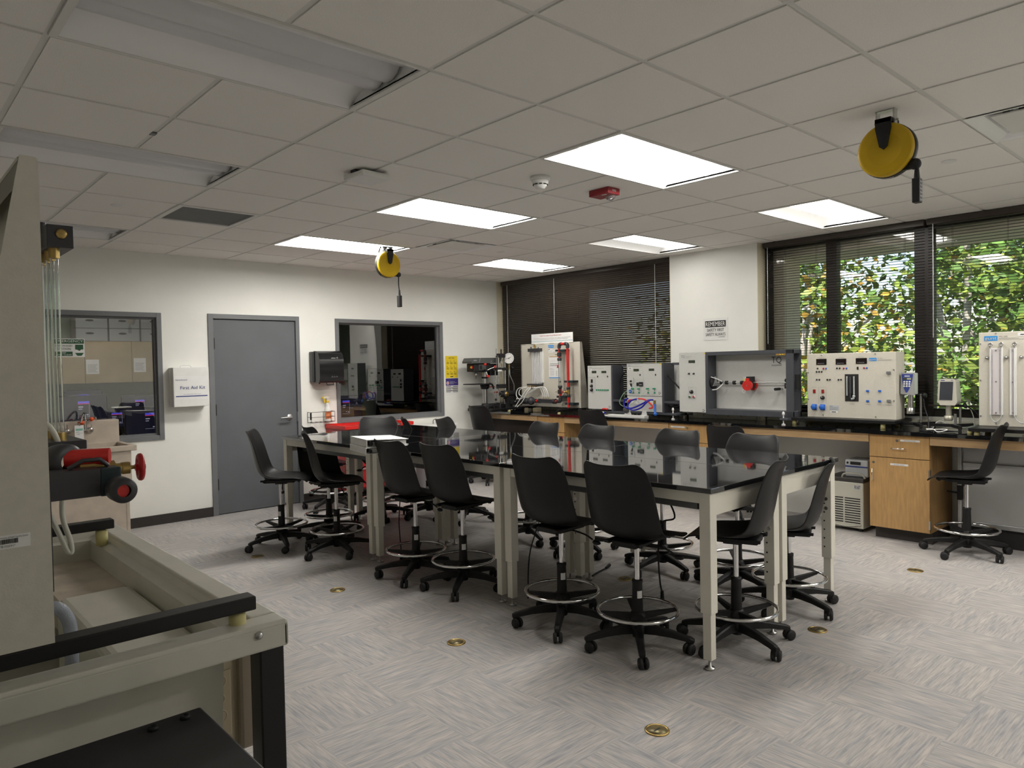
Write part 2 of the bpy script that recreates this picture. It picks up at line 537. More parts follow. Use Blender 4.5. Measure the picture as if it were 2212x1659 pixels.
blind('brown venetian blind shut tight beside the room corner, behind the red pipe apparatus', -2.93, -.03, 2.742, .99, R(66), xc=.085, cords=(-.25, -.8, -1.5, -2.2, -2.7))
blind('open brown venetian blind on the window right next to the white pier', -5.585, -4.075, 2.742, 1.05, R(6), wands=(-4.13,), cords=(-4.3, -4.62, -5.02, -5.42))
blind('open brown venetian blind on the window behind the white manometer panel', -7.1, -5.605, 2.742, 1.12, R(6), wands=(-5.66,), cords=(-5.8, -6.2, -6.7))
y_ = (-.47, -2.56)
t = thing('lift_cord', 'beaded white cord hanging in front of the shut blind near the corner', 'cord', (.0, 0, 0), 0, 'blind cords')
obj('cord', MB().cyl((.062, -.16, 2.69), (.062, -.16, 1.1), .003, n=6), MT['white'], t)
t2 = dup(t, (0, -.93, 0), 0, 'beaded white cord on the shut blind, just above the red pipe apparatus', 'blind cords')
t3 = dup(t, (0, -2.57, 0), 0, 'beaded white cord on the shut blind, at its end by the white pier', 'blind cords')

# ---------------------------------------------------------------- outside
def ground(): pass
struct('ground_outside', MB().box(.3, 60, -45, 30, -.9, -.8), mat('grass and paving', (.30, .31, .22), .9, var=.5, vs=1.2))
mb = MB().box(.3, 1.0, YF-2, 2, 2.60, 2.8); mb.box(.27, .62, -4.20, -4.06, -.8, 2.62); mb.box(.27, .6, YF-.4, YF-.1, -.8, 2.62); 
mb.box(-9, .3, YF-2, 2, 3.05, 3.2)
struct('wall_outside', mb, MT['soffit'])
LEAF = [mat('leaf green', (.10, .20, .035), .55, var=.5, vs=3), mat('leaf yellow green', (.22, .30, .045), .55, var=.45, vs=3), mat('leaf amber', (.42, .26, .04), .55, var=.4, vs=3)]
BARK = mat('pale smooth bark', (.52, .48, .42), .8, var=.25, vs=6)
def tree(label, x, y, h, r, n, seed, mix):
    rn = random.Random(seed)
    t = thing('tree', label, 'tree', (x, y, -.82), 0, 'trees outside the windows')
    mb = MB(); tips = []
    for k in range(rn.randint(3, 4)):
        a = rn.uniform(0, 2*PI); d = rn.uniform(.3, .6)*r
        p = [(rn.uniform(-.1, .1), rn.uniform(-.1, .1), 0), (d*.3*math.cos(a), d*.3*math.sin(a), h*.3), (d*.7*math.cos(a+.3), d*.7*math.sin(a+.3), h*.6), (d*1.3*math.cos(a+.1), d*1.3*math.sin(a+.1), h*.92)]
        mb.tube(p, [.09, .07, .05, .02]*1 if False else .05, n=7, smooth_pts=5)
        tips += [Vector(q) for q in p[1:]]
        for q in p[1:3]:
            b = rn.uniform(0, 2*PI)
            e = (q[0]+r*.6*math.cos(b), q[1]+r*.6*math.sin(b), q[2]+h*.2)
            mb.tube([q, ((q[0]+e[0])/2, (q[1]+e[1])/2, q[2]+h*.13), e], .022, n=5, smooth_pts=3); tips.append(Vector(e))
    obj('trunk', mb, BARK, t)
    mb = MB()
    blobs = [(Vector((rn.gauss(0, r*.5), rn.gauss(0, r*.5), rn.uniform(h*.12, h))), rn.uniform(.35, .75)) for _ in range(26)]+[(q, .6) for q in tips]
    for _ in range(n):
        c, br = rn.choice(blobs)
        p = c+Vector((rn.gauss(0, br*.5), rn.gauss(0, br*.5), rn.gauss(0, br*.42)))
        if p.z < .3: continue
        u = Vector((rn.gauss(0, 1), rn.gauss(0, 1), rn.gauss(0, .5))).normalized()
        v = u.cross(Vector((rn.gauss(0, 1), rn.gauss(0, 1), rn.gauss(0, 1)))).normalized()
        s_ = rn.uniform(.05, .10)
        q = rn.random(); mb.m = 0 if q < mix[0] else (1 if q < mix[1] else 2)
        mb.add([p-u*s_, p+v*s_*.5, p+u*s_, p-v*s_*.5], [(0, 1, 2, 3)])
    obj('foliage', mb, LEAF, t)
tree('leafy tree with amber tinted leaves seen beside the outer cream fin', 4.6, -2.3, 6.2, 1.9, 7500, 3, (.3, .8))
tree('leafy green tree seen through the pane nearest the white pier', 5.4, -4.6, 6.6, 2.2, 9000, 5, (.45, .97))
tree('light green tree with pale forked trunk seen through the wide pane', 4.4, -6.4, 6.0, 1.7, 5500, 8, (.5, .98))
tree('sparse tree with white bark behind the ivory viscometer', 6.4, -8.4, 6.5, 2.0, 6000, 11, (.55, .99))
tree('tall dense tree standing behind the other trees', 9.5, -4.0, 8.0, 3.0, 9000, 13, (.6, .97))
tree('wide tree at the back of the lawn, behind the white barked tree', 10.5, -9.0, 7.5, 3.2, 9000, 17, (.6, .98))
tree('tall yellowish tree at the back, beyond the amber tinted tree', 8.5, .8, 7.5, 2.8, 8000, 19, (.35, .85))

# ---------------------------------------------------------------- ceiling fittings
LENSON = mat('lit lens', (.9, .9, .88), .4, emit=LAMP, ecol=(1, .965, .90))
LENSOFF = mat('unlit lens', (.66, .66, .68), .35)
REFL = mat('white reflector enamel', (.86, .86, .86), .35)
DIM = {(6, 2): .25, (6, -1): .5, (6, 5): .6, (2, 5): 1.3, (2, 2): 1.1}
def troffer(i, j, on, label):
    cx, cy = gx(i+1), gy(j)+T/2
    t = thing('ceiling_light', label, 'ceiling light', (cx, cy, H), 0, 'lit ceiling troffers' if on else 'unlit ceiling troffers')
    L = .595
    side = [(-.288, .0), (-.275, .014), (-.235, .040), (-.19, .055), (-.135, .062)]
    lens = [(-.135, .062), (-.115, .040), (-.08, .024), (-.04, .022), (-.012, .030), (0, .038), (.012, .030), (.04, .022), (.08, .024), (.115, .040), (.135, .062)]
    mb = MB()
    for sg in (1, -1):
        vs = [(x, sg*u, z) for u, z in side for x in (-L, L)]
        mb.add(vs, [(2*k, 2*k+1, 2*k+3, 2*k+2) for k in range(len(side)-1)], True)
    for x in (-L, L):
        pr = [(-.288, -.001)]+side+lens[1:]+[(-u, z) for u, z in reversed(side)][1:]+[(.288, -.001)]
        top = [(x, u, .085) for u, z in pr]; bot = [(x, u, 0.0 if True else z) for u, z in pr]
        mb.add([(x, -.288, 0), (x, .288, 0), (x, .288, .085), (x, -.288, .085)], [(0, 1, 2, 3)])
    mb.box(-L, L, -.29, .29, .085, .09)
    obj('reflector', mb, REFL, t)
    mb = MB()
    vs = [(x, u, z) for u, z in lens for x in (-L+.012, L-.012)]
    mb.add(vs, [(2*k, 2*k+1, 2*k+3, 2*k+2) for k in range(len(lens)-1)], True)
    lm_ = LENSOFF
    if on:
        lm_ = LENSON
        if (i, j) in DIM: lm_ = mat('lit lens', (.9, .9, .88), .4, emit=LAMP*DIM[(i, j)], ecol=(1, .965, .90))
    obj('lens', mb, lm_, t)
    mb = MB()
    for a, b, c, d in ((-.6085, .6085, -.3035, -.288), (-.6085, .6085, .288, .3035), (-.6085, -L, -.288, .288), (L, .6085, -.288, .288)):
        mb.box(a, b, c, d, -.004, .02)
    for sg in (-1, 1): mb.box(sg*(L-.014), sg*.6086, -.288, .288, -.005, .0035)
    obj('frame', mb, MT['tbar'], t)
    for x in (-L+.003, L-.003):
        obj('end_cap', MB().add([(x, u, z-.004) for u, z in lens]+[(x, .135, .085), (x, -.135, .085)], [tuple(range(len(lens)+2))]), REFL, t)
    return t
LL = {(2, -1): 'lit ceiling troffer directly next to the red fire strobe, largest lit one', (2, 2): 'lit ceiling troffer between the flat white access point and the square air diffuser',
      (2, 5): 'lit ceiling troffer beside the yellow cord reel nearest the door', (6, -1): 'lit ceiling troffer closest to the open window blinds',
      (6, 2): 'lit ceiling troffer over the middle of the window bench', (6, 5): 'lit ceiling troffer nearest the room corner with the shut blind',
      (6, -4): 'unseen lit troffer added past the hanging reel as fill light',
      (2, -7): 'unseen lit troffer added behind the camera to brighten the open floor', (6, -7): 'unseen lit troffer added behind the camera by the windows for more light'}
LO = {(-2, -1): 'unlit ceiling troffer, the biggest and nearest overhead', (-2, 2): 'unlit ceiling troffer above the tall ivory panel',
      (-2, 6): 'small distant unlit troffer against the wall over the sink', (-2, -4): 'unlit ceiling troffer behind the camera position'}
for k in LIT: troffer(*k, True, LL[k])
for k in OFF: troffer(*k, False, LO[k])
# return air grille and supply diffusers
t = thing('air_grille', 'grey perforated return air grille in the ceiling near the door', 'air vent', (gx(0)+T/2, gy(4)+T/2, H))
mb = MB()
for a, b, c, d in ((-.302, .302, -.302, -.265), (-.302, .302, .265, .302), (-.302, -.265, -.265, .265), (.265, .302, -.265, .265)): mb.box(a, b, c, d, -.004, .012)
obj('frame', mb, MT['tbar'], t)
mb = MB().mat(0).box(-.266, .266, -.266, .266, .03, .034).mat(1)
for k in range(44): mb.box(-.266, .266, -.266+k*.0121, -.261+k*.0121, .003, .014)
obj('louvre_slats', mb, [MT['bronze'], MT['tray']], t)
def diffuser(i, j, label):
    t = thing('air_diffuser', label, 'air vent', (gx(i)+T/2, gy(j)+T/2, H), 0, 'square plaque air diffusers')
    mb = MB()
    prof = [(.302, -.003), (.27, .002), (.235, .02), (.20, .07), (.19, .12)]
    for k in range(len(prof)-1):
        (a, z0), (b, z1) = prof[k], prof[k+1]
        P = [(-a, -a, z0), (a, -a, z0), (a, a, z0), (-a, a, z0)]; Q = [(-b, -b, z1), (b, -b, z1), (b, b, z1), (-b, b, z1)]
        for q in range(4): mb.quad(P[q], Q[q], Q[(q+1) % 4], P[(q+1) % 4])
    mb.box(-.2, .2, -.2, .2, .12, .125)
    obj('cone', mb, REFL, t)
    obj('plaque', MB().box(-.205, .205, -.205, .205, .004, .012, .002), MT['tbar'], t)
    mb = MB()
    for sx in (-1, 1):
        for sy in (-1, 1): mb.box(sx*.15-.012, sx*.15+.012, sy*.15-.012, sy*.15+.012, .01, .12)
    obj('hanger', mb, MT['tray'], t)
diffuser(4, 4, 'square white air diffuser beyond the yellow reel, near the middle light')
diffuser(4, -4, 'square white air diffuser beside the big hanging yellow reel')
# smoke detector, fire strobe, access point, sprinkler covers
t = thing('smoke_detector', 'round white smoke detector on the ceiling next to the fire strobe', 'smoke detector', (-3.569, -4.524, H))
obj('base', MB().lathe([(0, -.0), (.062, 0), (.062, -.022), (.056, -.026), (0, -.026)], d=(0, 0, 1)), MT['white'], t)
obj('sensor_head', MB().lathe([(.054, -.026), (.05, -.046), (.043, -.048), (.043, -.058), (.036, -.062), (.03, -.074), (0, -.076)]), MT['white'], t)
mb = MB()
for k in range(10):
    a = 2*PI*k/10; mb.tube([(.0465*math.cos(a+q), .0465*math.sin(a+q), -.052) for q in (0, .13, .26, .39)], .0035, n=5)
obj('vent_slot', mb, MT['ink'], t)
t = thing('fire_strobe', 'red FIRE strobe box with clear lens on the ceiling', 'fire alarm', (-2.974, -4.552, H))
obj('housing', MB().box(-.062, .062, -.088, .088, -.044, -.001, .004).mat(1).box(-.045, -.03, -.05, -.01, -.0452, -.044), [MT['dred'], MT['white']], t)
mb = MB(); mb.text('FIRE', 0, -.028, .016, (-.002, -.0885, -.029), 'CENTER', xdir=(1, 0, 0))
obj('lettering', mb, MT['white'], t)
obj('strobe_lens', MB().ball((.03, -.03, -.045), .034, 14, (1, 1.15, .9)), mat('clear strobe dome', (.85, .85, .85), .08, trans=.85), t)
obj('flash_tube', MB().cyl((.03, -.055, -.058), (.03, -.005, -.058), .006, n=8).box(.012, .048, -.035, -.027, -.07, -.045), MT['chrome'], t)
t = thing('access_point', 'flat white wireless access point clipped to the ceiling grid', 'access point', (-4.488, -3.943, H), R(4))
obj('case', MB().box(-.105, .105, -.105, .105, -.052, -.016, .012), MT['white'], t)
obj('bracket', MB().box(-.10, .06, -.02, .03, -.016, .004).box(.0, .105, .05, .10, -.018, -.01), MT['ink'], t)
for x, y, lb in ((-5.427, -2.096, 'flush white sprinkler cover by the return grille'), (-1.743, -2.076, 'flush white sprinkler cover near the corner lights'), (-1.834, -6.347, 'flush white sprinkler cover beyond the big yellow reel')):
    tag(obj('sprinkler_cover', MB().lathe([(0, -.006), (.038, -.006), (.042, -.003), (.042, .0), (0, .0)], (x, y, H)), MT['white']), lb, 'sprinkler', 'ceiling sprinkler covers')
tag(obj('grid_clip', MB().box(gx(-1)-.013, gx(-1)+.013, -3.93, -3.89, H-.004, H+.006), MT['tray']), 'small grey clip on the ceiling grid bar near the unlit lights', 'clip')

# yellow cord reels
def reel(x, y, rz, label, zc, cord, group, deck):
    t = thing('cord_reel', label, 'cord reel', (x, y, 0), rz, group)
    r = .128
    prof = [(0, -.030), (.07, -.030), (.075, -.032)]+[(.08+.007*k, -.0325+.0015*(k % 2)) for k in range(6)]+[(r-.006, -.030), (r, -.024), (r, .0)]
    obj('front_shell', MB().lathe(prof, (0, 0, zc), (0, 1, 0), 48), MT['yellow'], t)
    obj('back_shell', MB().lathe([(r, 0), (r+.003, .004), (r+.003, .036), (r-.006, .045), (0, .045)], (0, 0, zc), (0, 1, 0), 48), MT['rubber'], t)
    mb = MB().prism([(-.037, zc+.148), (.037, zc+.148), (.036, zc+.10), (.018, zc+.012), (0, zc-.002), (-.018, zc+.012), (-.036, zc+.10)], 'y', -.046, -.036)
    mb.box(-.037, .037, -.046, .058, zc+.128, zc+.148)
    mb.prism([(-.037, zc+.148), (.037, zc+.148), (.018, zc+.012), (-.018, zc+.012)], 'y', .05, .058)
    obj('yoke', mb, MT['rubber'], t)
    mb = MB()
    for sx in (-1, 1):
        if deck: mb.box(sx*.04-.004, sx*.04+.004, -.018, .018, zc+.12, H, 0)
        else: mb.prism([(sx*.034-.022, H), (sx*.034+.022, H), (sx*.028+.010, zc+.14), (sx*.028-.010, zc+.14)], 'y', -.012, .012)
    mb.box(-.045, .045, -.02, .02, H-.004, H)
    mb.cyl((-.055, 0, zc+.14), (.055, 0, zc+.14), .005, n=8)
    obj('ceiling_bracket', mb, MT['steel'] if deck else MT['rubber'], t)
    obj('cord_stop', MB().ball((.125, .01, zc-.09), .027, 14).box(.07, .12, 0, .02, zc-.11, zc-.085), MT['rubber'], t)
    z0 = zc-.115; z1 = z0-cord
    obj('cord', MB().tube([(.128, .01, z0+.02), (.125, .01, z0-cord*.5), (.132, .01, z1)], .006, n=8, smooth_pts=4), MT['white'] if deck else MT['rubber'], t)
    mb = MB().cyl((.132, .01, z1+.01), (.132, .01, z1-.05), .009, .014, n=10).box(.115, .149, -.012, .034, z1-.16, z1-.045, .004)
    for k in range(6): mb.mat(1).box(.1485, .1495, -.004, .026, z1-.15+k*.017, z1-.144+k*.017)
    obj('outlet_bar', mb, [MT['rubber'], MT['inkg']], t)
    obj('rim_label', MB().tube([((r+.002)*math.sin(q), .018, zc-(r+.003)*math.cos(q)) for q in (-.55, -.3, 0, .2)], .003, n=5), MT['paper'], t)
    if not deck:
        obj('supply_cable', MB().tube([(-.09, 0, H-.002), (-.075, 0, H-.02), (-.085, 0, zc+.16), (-.10, .01, zc+.11)], .006, n=6, smooth_pts=4), MT['rubber'], t)
    return t
reel(-3.099, -6.449, R(-90), 'yellow cord reel hanging in front of the windows, the bigger of the two', 2.553, .0, 'yellow cord reels', True)
reel(-2.90, -1.687, 0, 'yellow cord reel hanging before the white wall with a long black cord', 2.570, .14, 'yellow cord reels', False)

# ---------------------------------------------------------------- lab tables (two rows of three)
TA = 0.0251
NX, NY = -3.781, -5.879
TU = Vector((-math.sin(TA), math.cos(TA))); TV = Vector((math.cos(TA), math.sin(TA)))
def tpos(v, u): 
    q = Vector((NX, NY))+TU*u+TV*v
    return (q.x, q.y, 0)
TW, TL_, TH = .762, 1.524, .918           # local x = depth, y = length
def make_table(label):
    t = thing('lab_table', label, 'table', tpos(0, 0), TA, 'lab tables pushed together')
    obj('tabletop', MB().box(.001, TW-.001, .001, TL_-.001, TH-.026, TH, .0025, 2), MT['top'], t)
    mb = MB()
    for x in (.022, TW-.062): mb.box(x, x+.04, .08, TL_-.08, .835, TH-.026, .002)
    for y in (.022, TL_-.062): mb.box(.08, TW-.08, y, y+.04, .775, TH-.026, .002)
    obj('apron_frame', mb, MT['cream'], t)
    for x in (.018, TW-.080):
        for y in (.018, TL_-.080):
            mb = MB().box(x, x+.062, y, y+.062, .285, TH-.027, .003)
            mb.box(x+.008, x+.054, y+.008, y+.054, .052, .30, .002)
            cx = x+.031; cy = y+.031
            mb.mat(1)
            fx = x+.0625 if x < .3 else x-.0005
            for k in range(8): 
                z = .74-.055*k
                mb.cyl((fx-.001, cy+.012, z), (fx+.001, cy+.012, z), .005, n=8)
                fy = y-.0005 if y < .3 else y+.0625
            mb.mat(2)
            for z in (.66, .60): mb.cyl((fx-.003, cy, z), (fx+.003, cy, z), .011, n=10)
            l = obj('leg', mb, [MT['cream'], MT['ink'], MT['steel']], t)
            obj('levelling_foot', MB().lathe([(0, 0), (.024, 0), (.026, .007), (.024, .011), (.008, .013), (.006, .056), (0, .056)], (cx, cy, 0)), MT['steel'], l)
    mb = MB().box(.10, .135, .14, TL_-.2, .785, .832, .003)
    mb.mat(1).box(.098, .137, .115, .14, .787, .830, .002)
    obj('cable_tray', mb, [MT['tray'], MT['rubber']], t)
    return t
tb = make_table('black topped lab table at the corner nearest the camera, two chairs along its side')
tabs = [(0, 1, 'black topped lab table holding the two white binders'),
        (0, 2, 'black topped lab table at the end of the block closest to the grey door'),
        (1, 0, 'black topped lab table at the block end facing the wooden cupboard and beige chiller'),
        (1, 1, 'middle lab table of the row along the window bench'),
        (1, 2, 'lab table of the window row at the end before the red tool chest')]
for r_, k, lb in tabs:
    dup(tb, tpos(r_*TW, k*TL_), TA, lb)

# binders on the middle table
def binder(x, y, z, rz, label, h0, h1):
    L, W = .37, .325
    t = thing('ring_binder', label, 'binder', (x, y, z), rz, 'white ring binders')
    mb = MB().box(0, L, 0, W, 0, .004, .001).box(0, L, W-.004, W, .004, h1)
    mb.add([(0, 0, h0), (L, 0, h0), (L, W, h1), (0, W, h1), (0, 0, h0+.004), (L, 0, h0+.004), (L, W, h1+.004), (0, W, h1+.004)], [(3,2,1,0), (4,5,6,7), (0,1,5,4), (1,2,6,5), (2,3,7,6), (3,0,4,7)])
    obj('cover', mb, MT['white'], t)
    a = .012
    mb = MB().add([(.02, a, .006), (L-.02, a, .006), (L-.02, W-.05, .006), (.02, W-.05, .006), (.02, a, h0-.004), (L-.02, a, h0-.004), (L-.02, W-.05, h0-.006), (.02, W-.05, h0-.006)], [(3,2,1,0), (4,5,6,7), (0,1,5,4), (1,2,6,5), (2,3,7,6), (3,0,4,7)])
    obj('page_stack', mb, mat('page edges', (.66, .65, .63), .9, var=.12, vs=5, stretch=(1, 1, 160)), t)
    obj('ring', MB().torus((.06, W-.035, h1*.5), h1*.36, .003, (1, 0, 0), 20, 6).torus((L*.5, W-.035, h1*.5), h1*.36, .003, (1, 0, 0), 20, 6).torus((L-.06, W-.035, h1*.5), h1*.36, .003, (1, 0, 0), 20, 6), MT['steel'], t)
    if 'lower' not in label:
        obj('cover_print', MB().text('LAB MANUAL'[:0] or ' ', 0, 0, .01, (0, 0, 0)), MT['inkg'], t) if False else None
    obj('spine_hole', MB().cyl((-.001, W-.035, h1*.5), (.001, W-.035, h1*.5), .014, n=14), MT['ink'], t)
    return t
binder(-3.815, -3.315, .918, R(78), 'white ring binder lying lower in the pair of two on the lab table', .042, .042)
binder(-3.80, -3.305, .966, R(78), 'white ring binder on top of the pair, cover tilted', .040, .052)

# ---------------------------------------------------------------- drafting chairs
def shell_mesh():
    prof = [(.245, -.028), (.238, -.010), (.21, .006), (.15, .010), (.06, .004), (-.03, .0), (-.10, .006), (-.148, .030), (-.178, .075), (-.196, .14), (-.208, .21), (-.222, .28), (-.238, .345), (-.255, .395), (-.270, .420)]
    wid = [.150, .180, .196, .206, .212, .216, .219, .221, .221, .219, .215, .209, .202, .192, .150]
    curl = [.0, .0, .004, .012, .022, .034, .050, .066, .070, .066, .060, .055, .048, .040, .032]
    vs = []; n = 13
    for k, (x, z) in enumerate(prof):
        a = prof[max(k-1, 0)]; b = prof[min(k+1, len(prof)-1)]
        t = Vector((b[0]-a[0], b[1]-a[1])).normalized()
        nx, nz = t.y, -t.x                       # towards the sitter
        for j in range(n):
            q = -1+2*j/(n-1)
            c = curl[k]*abs(q)**2.6
            vs.append((x+nx*c, q*wid[k], z+nz*c))
    fs = [(k*n+j, k*n+j+1, (k+1)*n+j+1, (k+1)*n+j) for k in range(len(prof)-1) for j in range(n-1)]
    mb = MB().add(vs, fs, True)
    o = obj('seat_shell', mb, MT['black'])
    bake(o, [('SUBSURF', dict(levels=1, render_levels=1)), ('SOLIDIFY', dict(thickness=.007, offset=0)), ('SUBSURF', dict(levels=1, render_levels=1))])
    for p in o.data.polygons: p.use_smooth = True
    return o
SH = .60
def make_chair(label, low=0.0, sticker=False):
    t = thing('drafting_chair', label, 'chair', (0, 0, 0), 0, 'black drafting chairs')
    s = SH-low
    o = SHELL if SHELL.parent is None else SHELL.copy()
    if o is not SHELL: COL.objects.link(o)
    o.parent = t; o.location = (0, 0, s)
    mb = MB().box(-.13, .13, -.075, .075, s-.035, s-.004, .006).box(-.15, .19, -.11, -.085, s-.018, s-.003, .003).box(-.15, .19, .085, .11, s-.018, s-.003, .003).box(-.04, .06, -.04, .04, s-.05, s-.03, .004)
    for x, y in ((.17, -.1), (.17, .1), (-.12, -.1), (-.12, .1)): mb.cyl((x, y, s-.024), (x, y, s-.012), .012, n=8)
    obj('seat_mount', mb, MT['blackm'], t)
    obj('height_lever', MB().tube([(.03, -.05, s-.035), (.04, -.15, s-.05), (.05, -.20, s-.075)], .005, n=6, smooth_pts=3).ball((.055, -.225, s-.09), .016, 10, (.8, 1.9, .8)), MT['blackm'], t)
    zc = .365 if low < .05 else .34
    obj('gas_lift', MB().cyl((0, 0, zc-.01), (0, 0, s-.05), .0145, n=16), MT['chrome'], t)
    mb = MB().lathe([(.031, .12), (.030, .18), (.027, zc-.02), (.029, zc-.012), (.029, zc), (.015, zc)], n=20)
    if sticker: mb.mat(1).add([(.0295*math.cos(a), .0295*math.sin(a), z) for a in [R(-150+12*k) for k in range(6)] for z in (.27, .31)], [(2*k, 2*k+1, 2*k+3, 2*k+2) for k in range(5)])
    obj('column_cover', mb, [MT['blackm'], MT['paper']], t)
    obj('foot_ring', MB().torus((0, 0, .20), .216, .0095, n=48, k=10), MT['chrome'], t)
    mb = MB().lathe([(.0, .19), (.036, .19), (.046, .165), (.05, .13), (.0, .13)], n=18)
    for k in range(4):
        a = R(45+90*k); c, q = math.cos(a), math.sin(a)
        mb.add([(c*.03-q*w_, q*.03+c*w_, z) for w_, z in ((-.012, .15), (.012, .15), (.012, .185), (-.012, .185))]+[(c*.212-q*w_, q*.212+c*w_, z) for w_, z in ((-.011, .186), (.011, .186), (.011, .2), (-.011, .2))], [(3,2,1,0), (4,5,6,7), (0,1,5,4), (1,2,6,5), (2,3,7,6), (3,0,4,7)])
    obj('foot_ring_spider', mb, MT['blackm'], t)
    obj('hub', MB().lathe([(.0, .055), (.03, .055), (.034, .07), (.048, .085), (.048, .128), (.036, .137), (0, .137)], n=20), MT['blackm'], t)
    for k in range(5):
        a = 2*PI*k/5
        m4 = Matrix.Rotation(a, 4, 'Z')
        mb = MB(); st = [(.03, .024, .078, .126), (.10, .0225, .080, .122), (.18, .020, .076, .110), (.25, .018, .066, .094), (.283, .018, .060, .086), (.302, .014, .060, .078)]
        vs = []
        for x, hw, z0, z1 in st: vs += [(x, -hw, z0), (x, hw, z0), (x, hw*.95, z1-.006), (x, hw*.6, z1), (x, -hw*.6, z1), (x, -hw*.95, z1-.006)]
        fs = []
        for i in range(len(st)-1): fs += [(i*6+j, i*6+(j+1) % 6, (i+1)*6+(j+1) % 6, (i+1)*6+j) for j in range(6)]
        mb.add(vs, fs); mb.add(vs[-6:], [(0, 1, 2, 3, 4, 5)]).add(vs[:6], [(5, 4, 3, 2, 1, 0)])
        mb.xf(m4)
        leg = obj('base_leg', mb, MT['blackm'], t)
        mb = MB(); yaw_ = [.6, -1.1, 2.2, .2, -2.0][k]
        c, q = math.cos(yaw_), math.sin(yaw_)
        ctr = Vector((.285, 0, .029)); off = Vector((c*.018, q*.018, 0)); axd = Vector((-q, c, 0))
        for sg in (-1, 1):
            p0 = ctr+off+axd*sg*.006; p1 = ctr+off+axd*sg*.024
            mb.lathe([(0, 0), (.026, 0), (.029, .004), (.029, .014), (.024, .019), (0, .019)], p0, axd*sg, 18)
        mb.cyl(ctr, ctr+Vector((0, 0, .036)), .007, n=8)
        mb.box(.285-.012, .285+.012, -.012, .012, .036, .062, .003)
        mb.xf(m4)
        obj('caster', mb, MT['rubber'], leg)
    return t
SHELL = shell_mesh()
chair_std = make_chair('black drafting chair standing side-on just in front of the grey door', 0, True)
chair_std.location = (-4.13, -1.80, 0); chair_std.rotation_euler = (0, 0, R(-34))
chair_low = None
CH = [
 (-3.90, -2.36, -24, 0, 'black drafting chair second from the grey door along the binder side of the tables'),
 (-3.82, -3.40, 2, 0, 'black drafting chair pushed in right in front of the white binders'),
 (-3.755, -3.88, 4, 0, 'black drafting chair between the one by the binders and the table leg pair'),
 (-3.785, -4.86, 2, 0, 'black drafting chair with a raised seat lever beside the nearest table, farther of its two'),
 (-3.745, -5.39, 6, 0, 'black drafting chair nearest the camera on the long side of the tables'),
 (-3.335, -5.745, 108, 0, 'black drafting chair at the near table end, next to the corner table leg'),
 (-2.59, -5.67, 112, 1, 'lower black drafting chair at the near table end, closest to the beige chiller'),
 (-2.87, -1.42, -116, 0, 'black drafting chair facing the camera at the far table end by the red tool chest'),
 (-2.48, -1.70, -28, 0, 'black drafting chair with crescent back turned sideways below the wall posters'),
 (-2.36, -2.16, -62, 0, 'black drafting chair half turned, its back overlapping the chair at the drill press'),
 (-2.49, -3.21, 176, 0, 'black drafting chair tucked at the window side, reflected below the red pipe apparatus'),
 (-2.46, -3.82, 178, 0, 'black drafting chair on the window side of the tables, beside the middle drawer unit'),
 (-2.44, -4.61, 178, 0, 'black drafting chair on the window side in front of the labelled middle drawer'),
 (-2.44, -5.23, 178, 0, 'black drafting chair on the window side of the corner table, nearest the chiller'),
 (-3.63, -1.72, -82, 1, 'low black drafting chair under the table end by the grey door, back below the tabletop'),
 (-3.0, -.56, -5, 1, 'low black drafting chair standing off by the wall under the spray bottle rack'),
 (-.64, -.56, 2, 0, 'black drafting chair at the wall bench in front of the drill press'),
 (-.44, -2.33, 0, 0, 'black drafting chair at the wall bench in front of the small grey control unit'),
 (-.46, -4.05, 3, 1, 'low black drafting chair at the wall bench below the big framed shaft rig'),
 (-.48, -6.06, 97, 0, 'black drafting chair at the wall bench beside the wooden drawer cupboard'),
]
for x, y, a, low, lb in CH:
    if low:
        if chair_low is None:
            chair_low = make_chair(lb, .10); chair_low.location = (x, y, 0); chair_low.rotation_euler = (0, 0, R(a))
        else: dup(chair_low, (x, y, 0), R(a), lb)
    else: dup(chair_std, (x, y, 0), R(a), lb)

# power cords hanging from the tables
def cable(label, pts, r, m_, cat='cord', name='power_cord', sp=6, plug=None, grp=None):
    mb = MB().tube(pts, r, n=8, smooth_pts=sp)
    if plug:
        a, b = Vector(plug[0]), Vector(plug[1])
        d = (b-a).normalized()
        mb.cyl(a, b, .009, .012, n=10).cyl(b, b+d*.012, .012, .012, n=10)
        s_ = d.cross(Vector((0, 0, 1)));  s_ = s_.normalized() if s_.length > .1 else Vector((1, 0, 0))
        mb.mat(1)
        for q in (-1, 1): mb.cyl(b+d*.012+s_*q*.005, b+d*.03+s_*q*.005, .0018, n=5)
    return tag(obj(name, mb, [m_, MT['steel']]), label, cat, grp)
cable('black power cord with plug hanging by the corner table leg', [(-3.60, -5.50, .79), (-3.52, -5.48, .68), (-3.40, -5.30, .60), (-3.47, -5.33, .45), (-3.50, -5.36, .30), (-3.44, -5.33, .215)], .005, MT['rubber'], plug=((-3.442, -5.332, .22), (-3.425, -5.32, .165)), grp='table power cords')
cable('black power cord hanging beneath the table with the binders', [(-3.74, -3.03, .80), (-3.72, -3.06, .70), (-3.75, -3.10, .55), (-3.78, -3.12, .35), (-3.76, -3.11, .12)], .0045, MT['rubber'], plug=((-3.76, -3.11, .12), (-3.755, -3.10, .06)), grp='table power cords')
cable('black power cord hanging beside the middle leg pair', [(-3.66, -4.58, .80), (-3.60, -4.56, .70), (-3.63, -4.50, .5), (-3.66, -4.45, .3), (-3.65, -4.42, .02)], .0045, MT['rubber'], grp='table power cords')
cable('black power cord looping under the table end by the door', [(-3.66, -2.74, .80), (-3.55, -2.62, .74), (-3.40, -2.60, .73), (-3.30, -2.7, .78)], .006, MT['rubber'], grp='table power cords')
